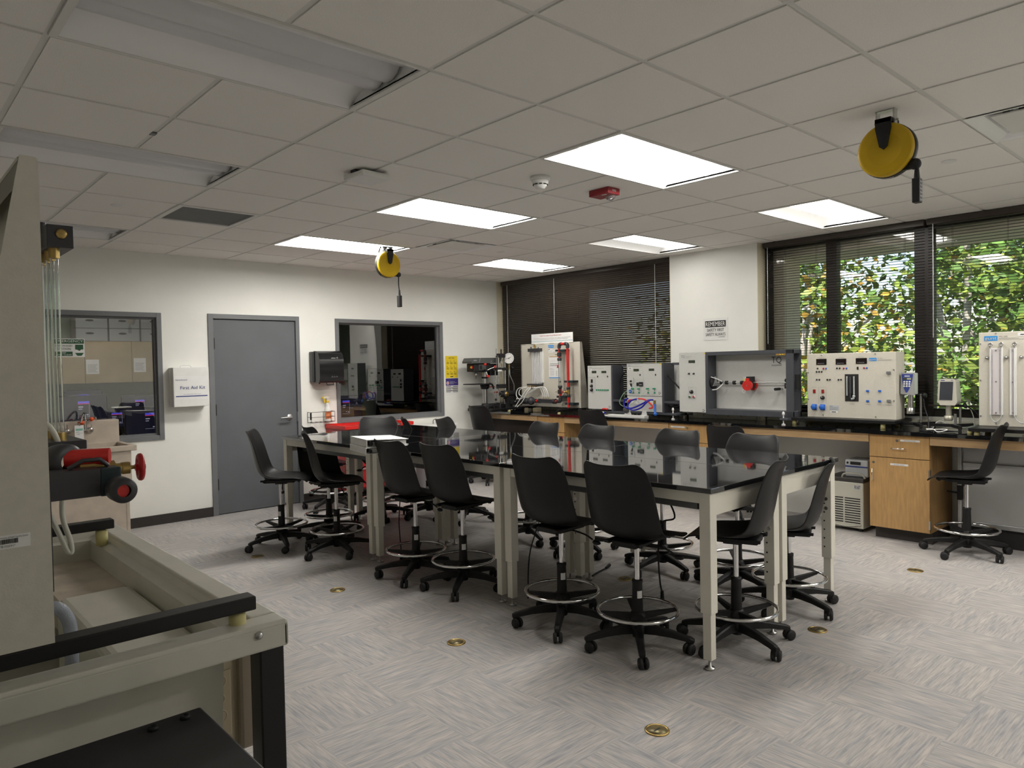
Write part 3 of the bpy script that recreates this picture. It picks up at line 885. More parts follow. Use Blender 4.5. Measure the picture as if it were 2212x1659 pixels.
cable('black power cord lying on the floor under the tables', [(-2.95, -4.36, .008), (-2.85, -4.33, .008), (-2.74, -4.31, .010)], .0055, MT['rubber'], plug=((-2.74, -4.31, .012), (-2.68, -4.29, .016)), grp='table power cords')

# brass floor box covers
for x, y, lb in ((-4.412, -3.293, 'round brass floor cover beside the chair at the binders'), (-4.418, -4.644, 'round brass floor cover beside the farther chair of the nearest table'),
                 (-4.417, -6.009, 'round brass floor cover alone on the open floor, nearest the camera'), (-2.846, -5.967, 'round brass floor cover by the low chair at the near table end'),
                 (-1.225, -5.937, 'round brass floor cover before the wooden drawer cupboard'), (-2.828, -4.562, 'round brass floor cover underneath the tables'), (-4.428, -1.981, 'round brass floor cover beside the chair at the grey door')):
    t = thing('floor_cover', lb, 'floor cover', (x, y, 0), 0, 'round brass floor covers')
    obj('ring', MB().lathe([(.052, 0), (.052, .004), (.044, .006), (.042, .003)], n=28), MT['brass'], t)
    obj('lid', MB().lathe([(0, .0045), (.0415, .0045), (.0415, .0)], n=28).mat(1).box(-.02, .02, -.003, .003, .0044, .0052), [mat('aged brass', (.20, .17, .09), .4, .8, var=.2), MT['ink']], t)

# ---------------------------------------------------------------- door wall fittings
t = thing('first_aid_box', 'white First Aid Kit box mounted beside the grey door', 'first aid kit', (-4.478, 0, 1.188))
W_, HH, DD = .352, .400, .14
obj('case', MB().box(0, W_, -DD, -.001, 0, HH, .004), MT['white'], t)
obj('lid_seam', MB().box(-.0008, W_+.0008, -DD*.62, -DD*.60, .0, HH+.0008), MT['inkg'], t)
mb = MB().rect(.008, W_-.008, .07, .315, -DD)
obj('label_sheet', mb, MT['paper'], t)
mb = MB().text('First Aid Kit', W_/2, .178, .033, (W_/2+.01, -DD-.002, .178), 'CENTER', .245)
mb.box(.02, W_-.02, -DD-.0022, -DD-.001, .102, .112)
mb.text('fisherbrand', .02, .27, .014, (.02, -DD-.002, .268), 'LEFT', .11).text('Meets ANSI Z308.1-2021 Class B', .18, .12, .006, (.18, -DD-.002, .123), 'CENTER', .17)
obj('lettering', mb, MT['inkb'], t)
obj('handle', MB().tube([(.09, -.08, HH), (.10, -.08, HH+.018), (.18, -.08, HH+.022), (.20, -.08, HH)], .005, smooth_pts=4), MT['white'], t)

t = thing('towel_dispenser', 'dark translucent paper towel dispenser on the wall beside the door', 'paper towel dispenser', (-2.93, 0, 1.385))
obj('back_case', MB().box(0, .345, -.09, -.001, .01, .365, .012, 3), mat('smoky grey plastic', (.05, .05, .052), .35), t)
pr = [(-.085, 0), (-.20, 0), (-.222, .05), (-.226, .18), (-.222, .27), (-.20, .335), (-.15, .368), (-.085, .372)]
mb = MB().prism(pr, 'x', .02, .33)
o = obj('front_cover', mb, mat('smoked cover', (.011, .011, .012), .18, spec=.6), t)
bake(o, [('BEVEL', dict(width=.014, segments=3, limit_method='ANGLE'))])
for p in o.data.polygons: p.use_smooth = True
obj('push_bar', MB().tube([(.11, -.19, .012), (.115, -.21, -.022), (.20, -.21, -.022), (.205, -.19, .012)], .007, n=8), MT['rubber'], t)
obj('latch', MB().cyl((.075, -.1, .008), (.075, -.1, -.012), .009).cyl((.30, -.18, .008), (.30, -.18, -.014), .012), MT['rubber'], t)
mb = MB().text('enMotion', .22, .29, .010, (.195, -.2245, .282), 'CENTER', .055).torus((.245, -.2235, .288), .007, .0012, (0, 1, 0), 16, 5)
obj('lettering', mb, MT['paper'], t)
mb = MB()
for k in (-1, 0, 1): mb.text('^', .2+.022*k, .08, .010, (.205+.03*k, -.2252, .072+.006*(1-abs(k))), 'CENTER').box(.194+.03*k, .216+.03*k, -.2262, -.225, .066, .069)
obj('pictogram', mb, MT['inkg'], t)

t = thing('wire_rack', 'black wire rack on the white wall below the towel dispenser', 'wire rack', (-2.965, -.001, .925))
mb = MB(); w_ = .3; d_ = .095
for z, rr in ((0, .003), (.06, .0025), (.12, .003)):
    mb.tube([(0, -.004, z), (0, -d_, z), (w_, -d_, z), (w_, -.004, z)], rr, n=6)
for x in (0, .15, w_): mb.cyl((x, -d_, 0), (x, -d_, .12), .0025, n=6)
for x in (.03, .09, .15, .21, .27): mb.cyl((x, -.004, 0), (x, -d_, 0), .0022, n=6)
mb.box(.03, .05, -.006, 0, .03, .11).box(.25, .27, -.006, 0, .03, .11)
mb.cyl((0, -.004, 0), (0, -.004, .12), .003, n=6).cyl((w_, -.004, 0), (w_, -.004, .12), .003, n=6)
obj('wire_frame', mb, MT['rubber'], t)
t = thing('spray_bottle', 'white spray bottle with yellow trigger and orange label in the wire rack', 'spray bottle', (-2.732, -.05, .929))
obj('body', MB().lathe([(0, 0), (.036, 0), (.038, .006), (.037, .10), (.038, .125), (.033, .150), (.021, .172), (.019, .185), (.022, .196), (.015, .21), (.0135, .222), (0, .222)], n=24), MT['white'], t)
obj('label', MB().add([(.0383*math.cos(a), .0383*math.sin(a), z) for a in [R(-165+15*k) for k in range(10)] for z in (.03, .118)], [(2*k, 2*k+2, 2*k+3, 2*k+1) for k in range(9)], True), mat('orange label', (.62, .2, .08), .6, var=.5, vs=26), t)
mb = MB().lathe([(.015, .218), (.0165, .22), (.0165, .243), (.010, .247)]).mat(1).prism([(-.052, .272), (-.05, .29), (.0, .296), (.028, .286), (.03, .276), (.009, .268), (.008, .245), (-.008, .245), (-.009, .268)], 'y', -.009, .009)
mb.mat(0).prism([(-.05, .268), (-.075, .276), (-.055, .294), (-.01, .298), (-.01, .286), (-.036, .278), (-.034, .24), (-.041, .215), (-.048, .23)], 'y', -.008, .008)
obj('trigger_head', mb, [mat('yellow trigger', (.75, .52, .02), .4), mat('clear plastic', (.72, .70, .62), .3)], t)

t = thing('safety_poster', 'yellow safety rules poster taped on the wall beside the wide interior window', 'poster', (-.945, -.001, 1.392))
obj('sheet', MB().box(0, .208, -.0016, 0, 0, .298), MT['yel'], t)
mb = MB().text('SAFETY RULES', .104, .262, .016, (.104, -.0022, .262), 'CENTER', .095)
for r_ in range(3):
    for c_ in range(3):
        x = .02+.062*c_; z = .222-.073*r_
        mb.text(str(r_*3+c_+1)+'.', x, z, .017, (x, -.0022, z))
        for q in range(3): mb.box(x, x+.045-.008*(q % 2), -.0022, -.0017, z-.014-.009*q, z-.0105-.009*q)
mb.text('Zaner', .104, .012, .012, (.104, -.0022, .012), 'CENTER', .05) if False else mb.box(.08, .13, -.0022, -.0017, .012, .022)
obj('lettering', mb, MT['ink'], t)
t = thing('notice_sheet', 'purple headed notice sheet taped under the yellow safety poster', 'poster', (-.945, -.001, 1.17))
obj('sheet', MB().box(0, .212, -.0016, 0, 0, .215), MT['paper'], t)
obj('heading_band', MB().box(.0, .212, -.0024, -.0017, .118, .215), mat('dark purple ink', (.045, .03, .20), .6), t)
mb = MB()
for k in range(7): mb.box(.004, .085+.02*(k % 3), -.0023, -.0017, .104-.0125*k, .110-.0125*k).box(.12-.012*(k % 2), .206, -.0023, -.0017, .102-.0125*k, .1085-.0125*k)
mb.mat(1).text('Emergency and', .07, .165, .009, (.07, -.003, .166)).text('Safety Procedures', .07, .15, .009, (.07, -.003, .152), w=.115).text('Call Numbers', .07, .13, .008, (.07, -.003, .138))
obj('lettering', mb, [MT['ink'], MT['paper']], t)
mb = MB().cyl((.034, -.0024, .152), (.034, -.0032, .152), .024, n=20).mat(1).cyl((.034, -.003, .152), (.034, -.004, .152), .019, n=20).mat(0).prism([(.034, .168), (.044, .152), (.034, .136), (.024, .152)], 'y', -.0046, -.0038)
obj('badge', mb, [MT['paper'], MT['redt']], t)

# red tool chest below the wide interior window
t = thing('tool_chest', 'red metal tool chest on casters below the wide interior window', 'tool chest', (-2.735, -.46, 0))
Wc = .92
mb = MB().box(0, Wc, .02, .455, .14, .845, .006)
obj('body', mb, MT['redt'], t)
obj('top_tray', MB().box(-.012, Wc+.012, -.008, .458, .845, .862, .004).box(-.012, Wc+.012, -.012, .004, .845, .885, .003).box(-.012, .002, .0, .458, .862, .885).box(Wc-.002, Wc+.012, 0, .458, .862, .885).box(-.012, Wc+.012, .446, .458, .862, .892), MT['red'], t)
for k, (a, b) in enumerate(((.70, .83), (.56, .69), (.40, .55), (.16, .39))):
    dr = obj('drawer', MB().box(.03, Wc-.03, .0, .02, a, b, .004), MT['redt'], t)
    obj('drawer_pull', MB().box(.04, Wc-.04, -.012, .0, b-.02, b-.008, .002), MT['alu'], dr)
mb = MB().box(.56, .74, -.0145, -.012, .850, .880).mat(1).text('CRAFTSMAN', .65, .858, .013, (.65, -.016, .8585), 'CENTER', .155)
obj('badge', mb, [MT['ink'], MT['white']], t)
mb = MB().box(.01, Wc-.01, .03, .44, .12, .14)
obj('bottom_frame', mb, MT['ink'], t)
for x, y in ((.07, .08), (Wc-.07, .08), (.07, .39), (Wc-.07, .39)):
    obj('caster', MB().cyl((x-.016, y, .05), (x+.016, y, .05), .05, n=20).box(x-.022, x+.022, y-.02, y+.02, .06, .122, .003), MT['rubber'], t)
obj('side_handle', MB().tube([(-.001, .1, .70), (-.035, .1, .70), (-.035, .36, .70), (-.001, .36, .70)], .008), MT['steel'], t)
t = thing('white_carton', 'white document scanner box by the wall between tool chest and wooden bench', 'box', (-1.56, -.42, 0), R(0))
obj('stand', MB().box(.0, .5, .03, .40, 0, .72, .004), mat('grey cart', (.3, .3, .31), .5), t)
obj('scanner_case', MB().box(.02, .50, .02, .38, .72, .81, .008), MT['white'], t)
obj('vent', MB().box(.36, .44, .0185, .02, .755, .785).cyl((.46, .019, .77), (.46, .021, .77), .012, n=12), MT['inkg'], t)
cable('thin black cord on the white scanner box', [(-1.35, -.25, .81), (-1.3, -.2, .86), (-1.2, -.2, .855), (-1.12, -.25, .815)], .004, MT['rubber'])

# ---------------------------------------------------------------- eye wash sink under the near interior window
t = thing('utility_sink', 'beige moulded utility sink with splash back under the interior window', 'sink', (-4.955, 0, 0))
Ws = .86
mb = MB().box(-Ws, -.02, -.095, -.003, .52, 1.10, .008)
mb.box(-Ws-.02, 0, -.60, -.55, .832, .882, .006).box(-.05, 0, -.56, -.003, .832, .882, .006).box(-Ws-.02, -Ws+.03, -.56, -.09, .832, .882, .006).box(-Ws-.02, 0, -.12, -.09, .832, .882)
mb.box(-Ws+.03, -.045, -.585, -.565, .545, .84, .004).box(-.065, -.045, -.57, -.09, .545, .84, .004).box(-Ws+.03, -Ws+.05, -.57, -.09, .545, .84).box(-Ws+.03, -.045, -.58, -.09, .545, .57)
obj('basin', mb, MT['sink'], t)
mb = MB().box(-Ws+.05, -.072, -.575, -.10, 0.0, .53, .006).box(-.10, -.069, -.578, -.56, 0, .53, .004)
obj('pedestal', mb, MT['sink'], t)
obj('floor_tape', MB().box(-.075, -.062, -.60, -.55, .0, .05), MT['yel'], t)
t = thing('eyewash_faucet', 'chrome faucet with orange capped eye wash heads on the sink splash back', 'faucet', (-5.265, -.095, 1.0))
obj('supply_bridge', MB().tube([(-.17, -.03, .015), (.055, -.03, .015)], .009).lathe([(0, 0), (.03, 0), (.03, .008), (.016, .012), (.014, .04)], (.04, 0, .012), (0, -1, 0)).lathe([(0, 0), (.03, 0), (.03, .008), (.016, .012), (.014, .04)], (-.15, 0, .012), (0, -1, 0)).ball((.04, -.03, .02), .021).ball((-.15, -.03, .02), .021).cyl((0.0, -.03, .015), (0, -.03, .10), .011).ball((0, -.03, .10), .018), MT['chrome'], t)
obj('spout', MB().tube([(0, -.03, .10), (.0, -.03, .165), (-.01, -.05, .178), (-.03, -.09, .16), (-.07, -.14, .11), (-.075, -.15, .06)], [.014, .016, .014, .009, .008, .007], smooth_pts=5) if False else MB().tube([(0, -.03, .10), (0, -.03, .165), (-.012, -.05, .176), (-.035, -.09, .15), (-.06, -.13, .10)], .010, smooth_pts=5), MT['chrome'], t)
for x, y, z, a in ((.05, -.06, .115, 1), (-.045, -.075, .087, -1)):
    mb = MB().lathe([(0, 0), (.018, 0), (.021, .012), (.016, .026), (.006, .032), (.006, .05), (0, .05)], (x-a*.02, y, z), (a, -.1, .15), 16)
    obj('eyewash_cap', mb, MT['orange'], t)
obj('eyewash_arm', MB().tube([(0, -.03, .09), (.03, -.05, .10), (.075, -.06, .118)], .007).tube([(0, -.03, .085), (-.03, -.06, .085)], .007).lathe([(0, 0), (.02, .002), (.024, .012)], (.07, -.06, .12), (1, 0, .2)), MT['chrome'], t)
obj('lever', MB().tube([(.04, -.03, .03), (.045, -.05, .06), (.03, -.08, .07)], .005).tube([(-.15, -.03, .03), (-.155, -.05, .07), (-.16, -.06, .075)], .006), MT['chrome'], t)
t = thing('inspection_tag', 'white inspection tag hanging on the eye wash faucet', 'tag', (-5.338, -.215, .915), R(3))
obj('card', MB().box(-.037, .037, -.001, .0005, 0, .155), MT['paper'], t)
obj('printing', MB().box(-.03, .03, -.0016, -.001, .105, .125).mat(1).box(-.03, .03, -.0016, -.001, .082, .084).box(-.03, 0, -.0016, -.001, .09, .094).box(-.02, .005, -.0016, -.001, .07, .074), [mat('teal print', (.25, .5, .42), .7), MT['inkg']], t)
obj('string_tie', MB().torus((0, 0, .165), .016, .0016, (1, .4, 0), 16, 5), MT['ink'], t)
# eye wash sign on the glass
t = thing('eyewash_sign', 'green and white EMERGENCY EYE WASH STATION sign on the interior window', 'sign', (-5.47, .05, 1.705))
SW, SHt = .255, .175
obj('plate', MB().box(0, SW, -.002, 0, 0, SHt), MT['white'], t)
GR = mat('sign green', (.02, .09, .035), .5)
mb = MB().rect(.006, SW-.006, .127, SHt-.006, -.003).rect(.006, .152, .010, .052, -.003).box(.176, .242, -.0042, -.002, .072, .118).prism([(.19, .073), (.225, .073), (.21, .058)], 'y', -.0042, -.002).prism([(.172, .04), (.246, .04), (.226, .012), (.192, .012)], 'y', -.0042, -.002)
obj('green_field', mb, GR, t)
mb = MB().text('EMERGENCY', .128, .138, .022, (SW/2, -.0056, .140), 'CENTER', .225).text('KEEP', .08, .034, .012, (.079, -.0056, .034), 'CENTER').text('AREA CLEAR', .08, .016, .012, (.079, -.0056, .016), 'CENTER', .13)
mb.mat(1).text('EYE WASH', .08, .1, .018, (.082, -.0046, .098), 'CENTER', .135).text('STATION', .08, .07, .018, (.082, -.0046, .069), 'CENTER', .11)
obj('lettering', mb, [MT['white'], GR], t)

# ---------------------------------------------------------------- dim room behind the interior windows
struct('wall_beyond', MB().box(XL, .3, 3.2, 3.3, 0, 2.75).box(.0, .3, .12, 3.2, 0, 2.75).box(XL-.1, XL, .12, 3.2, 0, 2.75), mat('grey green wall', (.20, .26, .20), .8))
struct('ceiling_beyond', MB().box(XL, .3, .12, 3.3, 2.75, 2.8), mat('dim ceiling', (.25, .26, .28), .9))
TAN = mat('tan cabinet laminate', (.40, .31, .17), .6, var=.08, vs=5)
for k in range(4):
    x = -5.75+.56*k
    t = thing('wall_cabinet', ['tan wall cabinet door behind the eye wash sign', 'tan wall cabinet door with two taped papers beyond the glass', 'tan wall cabinet door in the next room, blank', 'tan wall cabinet door at the end of the row beyond the glass'][k], 'cabinet', (x, 2.86, 1.42), 0, 'tan wall cabinets beyond the glass')
    obj('body', MB().box(0, .555, .02, .33, 0, .55), TAN, t)
    obj('door_leaf', MB().box(.003, .552, 0, .018, .003, .547, .001), TAN, t)
for x, z, lb in ((-4.62, 1.54, 'white paper with a crest taped on the tan cabinets'), (-4.05, 1.555, 'white printed paper taped at the far tan cabinet')):
    t = thing('paper_notice', lb, 'paper', (x, 2.857, z))
    obj('sheet', MB().box(0, .15, -.001, .001, 0, .19), MT['paper'], t)
    mb = MB()
    for k in range(7): mb.box(.015, .13-.01*(k % 3), -.0018, -.001, .12-.016*k, .125-.016*k)
    obj('printing', mb, MT['inkg'], t)
BOXM = mat('grey white storage box', (.34, .36, .37), .8)
for r_ in range(2):
    for k in range(3):
        t = thing('storage_box', ['grey storage box, lower row, under the taped box', 'grey storage box, lower row, middle one on the tan cabinets', 'grey storage box, lower row, end one on the tan cabinets', 'grey storage box, upper row, wrapped in clear film', 'grey storage box, upper row, middle one', 'grey storage box, upper row, end one'][r_*3+k], 'storage box', (-4.72+.39*k, 2.88, 1.975+.17*r_), 0, 'storage boxes on the tan cabinets')
        obj('carton', MB().box(0, .37, 0, .3, 0, .165, .003), BOXM, t)
        obj('hand_hole', MB().cyl((.16, -.001, .10), (.16, .002, .10), .05, n=18).xf(Matrix.Translation((.16, 0, .10)) @ Matrix.Diagonal((1, 1, .28, 1)) @ Matrix.Translation((-.16, 0, -.10))), MT['ink'], t)
SCR = mat('dark login screen', (.004, .004, .006), .15, emit=.006, ecol=(.2, .2, .5))
SCB = mat('screen blue bar', (.02, .02, .2), .3, emit=.16, ecol=(.10, .10, .8))
SCD = mat('screen red line', (.2, .01, .03), .3, emit=.16, ecol=(.8, .05, .1))
SCW = mat('screen white text', (.2, .2, .25), .3, emit=.10, ecol=(.55, .55, .7))
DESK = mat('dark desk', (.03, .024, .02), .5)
def monitor(x, y, z, w_, label):
    t = thing('computer_monitor', label, 'monitor', (x, y, 0), 0, 'dark computer monitors beyond the glass')
    h = w_*.6
    obj('casing', MB().box(-w_/2-.012, w_/2+.012, 0, .03, z-.014, z+h+.012, .004), MT['rubber'], t)
    obj('screen', MB().box(-w_/2, w_/2, -.002, 0, z, z+h), SCR, t)
    mb = MB().mat(0).box(-.05, .06, -.004, -.002, z+h*.72, z+h*.80).mat(1).box(-.05, .06, -.004, -.002, z+h*.69, z+h*.715).mat(2)
    mb.box(-.045, .0, -.004, -.002, z+h*.56, z+h*.60).box(-.045, -.01, -.004, -.002, z+h*.48, z+h*.51).box(-.05, .06, -.004, -.002, z+h*.19, z+h*.20).box(.058, .06, -.004, -.002, z+h*.19, z+h*.69).box(.03, .05, -.004, -.002, z+h*.24, z+h*.28)
    obj('login_window', mb, [SCB, SCD, SCW], t)
    obj('stand', MB().box(-.03, .03, .02, .05, .74, z+.1).box(-.12, .12, -.06, .12, .735, .75), MT['rubber'], t)
for a in ((-5.00, 1.25, 1.02, .46, 'black monitor behind the sink faucet beyond the glass'), (-4.35, 1.15, .84, .50, 'black monitor nearest the window frame by the first aid box'), (-4.66, 1.30, .93, .34, 'black monitor next to the sink corner beyond the glass'),
          (-4.80, 2.2, 1.10, .4, 'black monitor in the back row, beyond the sink faucet'), (-4.2, 2.1, 1.02, .38, 'black monitor in the back row below the far paper'), (-1.79, 1.2, .86, .5, 'black monitor beyond the wide window, below the towel dispenser side'), (-.86, 1.2, .90, .46, 'black monitor beyond the wide window, under the reflected red pipe'), (-5.5, 2.2, 1.1, .4, 'black monitor in the back row, hidden beside the acrylic tubes')): monitor(*a)
for x0, x1, y0, y1, lb in ((-6.5, -3.7, .9, 1.6, 'dark computer desk beyond the sink window'), (-6.5, -3.3, 1.95, 2.7, 'dark back desk beyond the sink window'), (-2.6, -.2, .9, 1.6, 'dark computer desk beyond the wide window')):
    t = thing('computer_desk', lb, 'desk', (0, 0, 0), 0, 'dark computer desks')
    obj('desktop', MB().box(x0, x1, y0, y1, .70, .735, .003), DESK, t)
    for x in (x0+.03, x1-.06): obj('leg_panel', MB().box(x, x+.03, y0+.03, y1-.03, 0, .70), DESK, t)
for x, y, z, lb in ((-4.42, 2.05, 1.06, 'small white label printer beyond the glass, wider one'), (-3.98, 2.45, 1.10, 'small white label printer beyond the glass, by the window frame')):
    t = thing('label_printer', lb, 'printer', (x, y, 0))
    obj('case', MB().box(-.1, .1, -.08, .08, z, z+.07, .012), MT['white'], t)
    obj('front_slot', MB().box(-.05, .07, -.0825, -.08, z+.02, z+.045), MT['inkb'], t)
    obj('shelf', MB().box(-.13, .13, -.1, .12, z-.02, z).box(-.12, .12, .09, .11, .735, z-.02), DESK, t)
t = thing('ceiling_panel_light', 'dim ceiling panel light in the room beyond the glass', 'ceiling light', (-4.6, 1.6, 2.748))
obj('frame', MB().box(-.6, .6, -.3, .3, -.01, 0), MT['tbar'], t)
obj('lens', MB().box(-.57, .57, -.27, .27, -.013, -.0095), mat('dim lens', (.8, .8, .8), .5, emit=2.2, ecol=(1, .95, .85)), t)

# ---------------------------------------------------------------- wall bench
CT, CB, CX = .928, .900, -.455
mb = MB().prism([(CX, -.012), (CX, -10.4), (.148, -10.4), (.148, -4.062), (-.002, -4.062), (-.002, -2.978), (.148, -2.978), (.148, -.012)], 'z', CB, CT)
o = tag(obj('worktop', mb, MT['top']), 'long black epoxy worktop along the window wall', 'countertop')
bake(o, [('BEVEL', dict(width=.003, segments=2, limit_method='ANGLE'))])
def rail(y0, y1, label):
    tag(obj('wood_rail', MB().box(-.425, -.405, y1, y0, .826, CB-.001, .0015), MT['woodh']), label, 'bench rail', 'maple rails under the worktop')
rail(-.045, -1.222, 'maple rail under the worktop at the drill press end')
rail(-1.702, -3.236, 'maple rail under the worktop between the two upper drawer cupboards')
rail(-3.724, -5.303, 'maple rail under the worktop in front of the chiller')
rail(-5.782, -10.3, 'maple rail under the worktop past the cupboard, behind the chair')
tag(obj('end_panel', MB().box(-.43, .14, -.042, -.014, 0, CB-.001, .002), MT['wood']), 'maple end panel of the bench at the room corner', 'end panel')
tag(obj('modesty_board', MB().box(-.30, -.28, -1.21, -.05, .36, .826, .002), mat('dark brown board', (.028, .018, .016), .5)), 'dark brown board under the bench behind the drill press chair', 'board')
def cupboard(y0, y1, label, strips, lockx, deep=True):
    wd = y0-y1
    t = thing('base_cupboard', label, 'cupboard', (-.42, y0, 0), R(-90), 'maple base cupboards')
    obj('carcass', MB().box(0, wd, .019, .55 if not (-4.1 < y0 < -2.9) else .41, .1, CB-.002), MT['wood'], t)
    obj('toe_kick', MB().box(.02, wd-.005, .075, .5 if not (-4.1 < y0 < -2.9) else .41, 0, .1), MT['base'], t)
    d = obj('drawer', MB().box(.002, wd-.002, 0, .019, .705, .893, .0015), MT['wood'], t)
    obj('pull', MB().tube([(wd*.5-.05, 0, .785), (wd*.5-.05, -.03, .785), (wd*.5+.05, -.03, .785), (wd*.5+.05, 0, .785)], .0045, n=8), MT['chrome'], d)
    obj('lock', MB().cyl((lockx, .001, .85), (lockx, -.004, .85), .010, n=16).mat(1).box(lockx-.001, lockx+.001, -.0046, -.004, .843, .857), [MT['steel'], MT['ink']], d)
    q = obj('door', MB().box(.002, wd-.002, 0, .019, .103, .699, .0015), MT['wood'], t)
    obj('door_pull', MB().tube([(.032, 0, .60), (.032, -.03, .60), (.032, -.03, .50), (.032, 0, .50)], .0045, n=8), MT['chrome'], q)
    obj('door_lock', MB().cyl((.035, .001, .655), (.035, -.004, .655), .010, n=16), MT['steel'], q)
    for z in (.59, .17): obj('hinge', MB().box(wd-.008, wd+.004, -.004, .012, z-.035, z+.035, .001), MT['steel'], q)
    for x0, x1, z, tx in strips:
        obj('label_strip', MB().rect(x0, x1, z-.008, z+.008, 0).mat(1).text(tx, (x0+x1)/2, z, .006, ((x0+x1)/2, -.0022, z-.003), 'CENTER', (x1-x0)*.6), [MT['paper'], MT['ink']], d if z > .7 else q)
    return t
cupboard(-1.226, -1.698, 'maple drawer cupboard under the red pipe apparatus, plain front with no label strip', [], .22)
cupboard(-3.240, -3.720, 'maple drawer cupboard in the middle of the bench, label strip left of its lock', [(.026, .20, .857, 'FASTENERS & TOOLS')], .232)
cupboard(-5.307, -5.779, 'maple cupboard fully visible beside the beige chiller, two label strips', [(.25, .40, .853, 'VISCOMETER SUPPLIES'), (.17, .31, .648, 'VISCOSITY SAMPLES')], .225)
RW = mat('beige raceway', (.50, .49, .40), .5, var=.05)
def raceway(x, y0, y1, label):
    mb = MB().box(x-.03, x, y1, y0, CT+.0005, .992, .003)
    k = y0-.12
    while k > y1+.06:
        mb.mat(1).cyl((x-.0305, k, .965), (x-.0295, k, .965), .011, n=12).cyl((x-.0305, k-.02, .95), (x-.0295, k-.02, .95), .004, n=8); k -= .15
    tag(obj('surface_raceway', mb, [RW, MT['inkg']]), label, 'cable raceway', 'beige raceways')
raceway(-.002, -3.0, -4.04, 'beige cable raceway on the white pier behind the framed shaft rig')
raceway(.148, -4.08, -7.5, 'beige cable raceway under the open window blinds')
raceway(.148, -.05, -2.96, 'beige cable raceway below the shut blind')
# safety sign on the pier
t = thing('safety_sign', 'white REMEMBER SAFETY FIRST SAFETY ALWAYS sign on the pier', 'sign', (-.001, -3.425, 1.785), R(-90))
obj('plate', MB().box(-.012, .285, -.002, 0, -.012, .225), MT['white'], t)
mb = MB().rect(.012, .262, .128, .196, -.003)
mb.text('SAFETY FIRST', .137, .08, .033, (.137, -.0035, .080), 'CENTER', .205).text('SAFETY ALWAYS', .137, .03, .033, (.137, -.0035, .034), 'CENTER', .24).box(.17, .25, -.0035, -.002, .018, .021)
mb.mat(1).text('REMEMBER', .137, .14, .046, (.137, -.0055, .139), 'CENTER', .232)
obj('lettering', mb, [MT['ink'], MT['white']], t)

# ---------------------------------------------------------------- drill press (its head runs along x)
t = thing('drill_press', 'grey bench drill press with red knobs at the room corner', 'drill press', (-.465, -.25, CT+.04))
GM = mat('gunmetal casting', (.085, .09, .088), .38, spec=.5, var=.08, vs=8)
b0 = .04
obj('base_plate', MB().box(-.17, .12, -.11, .11, 0, .035, .008).lathe([(.055, .035), (.045, .06), (.036, .065)], n=20), MT['rubber'], t)
obj('column', MB().cyl((0, 0, .03), (0, 0, .55), .033, n=24), MT['steel'], t)
obj('belt_cover', MB().prism([(-.305, .615), (.243, .612), (.245, .65), (.225, .688), (-.275, .686), (-.305, .64)], 'y', -.10, .10).mat(1).prism([(-.175, .6255), (-.168, .6255), (-.15, .686), (-.158, .686)], 'y', -.1012, -.0995).box(-.27, -.215, -.1015, -.0995, .645, .66).cyl((.04, -.102, .64), (.04, -.0995, .64), .007, n=10), [GM, MT['inkg']], t)
obj('head', MB().box(-.245, .05, -.075, .085, .50, .613, .01).prism([(-.245, .60), (-.19, .50), (-.06, .49), (-.02, .60)], 'y', -.07, .07), MT['rubber'], t)
obj('speed_panel', MB().box(-.16, -.04, -.081, -.074, .52, .60, .002).mat(1).box(-.15, -.11, -.083, -.08, .53, .585), [GM, MT['ink']], t)
obj('motor', MB().box(.05, .20, -.07, .07, .445, .607, .012).mat(1).box(.10, .135, -.0715, -.0695, .535, .55).mat(2).box(.11, .14, -.0715, -.0695, .515, .525), [MT['rubber'], MT['redt'], MT['paper']], t)
obj('switch_button', MB().lathe([(0, 0), (.022, 0), (.022, .01), (.014, .018), (0, .018)], (-.245, -.03, .562), (-1, -.3, 0), 16).mat(1).lathe([(0, .018), (.013, .018), (.011, .024), (0, .024)], (-.245, -.03, .562), (-1, -.3, 0), 16), [MT['red'], MT['yel']], t)
obj('chuck', MB().lathe([(0, .49), (.022, .49), (.022, .455), (.014, .43), (.006, .422), (.004, .405), (0, .405)], (-.153, 0, 0), n=18), MT['steel'], t)
obj('feed_hub', MB().cyl((-.06, -.07, .515), (-.06, -.115, .515), .02, n=16), MT['rubber'], t)
for x, z in ((-.10, .598), (.078, .563), (-.058, .437)):
    h = obj('feed_arm', MB().cyl((-.06, -.105, .515), (x, -.135, z), .0055, n=8), MT['chrome'], t)
    obj('knob', MB().ball((x, -.138, z), .02, 14), MT['red'], h)
obj('column_collar', MB().lathe([(.036, .405), (.042, .41), (.042, .425), (.036, .43)], n=20), MT['rubber'], t)
obj('work_table', MB().box(-.285, .03, -.12, .12, .325, .338, .004).prism([(-.05, .326), (.05, .326), (.04, .27), (-.03, .262)], 'y', -.045, .045).lathe([(.034, .26), (.05, .26), (.05, .33), (.034, .33)], n=18), MT['rubber'], t)
obj('table_arm', MB().tube([(.03, -.06, .335), (.075, -.07, .32), (.10, -.07, .26)], .013, smooth_pts=3), MT['rubber'], t)
obj('crank', MB().cyl((.04, -.03, .29), (.11, -.08, .29), .008).box(.10, .16, -.09, -.078, .205, .222, .002), MT['redt'], t)

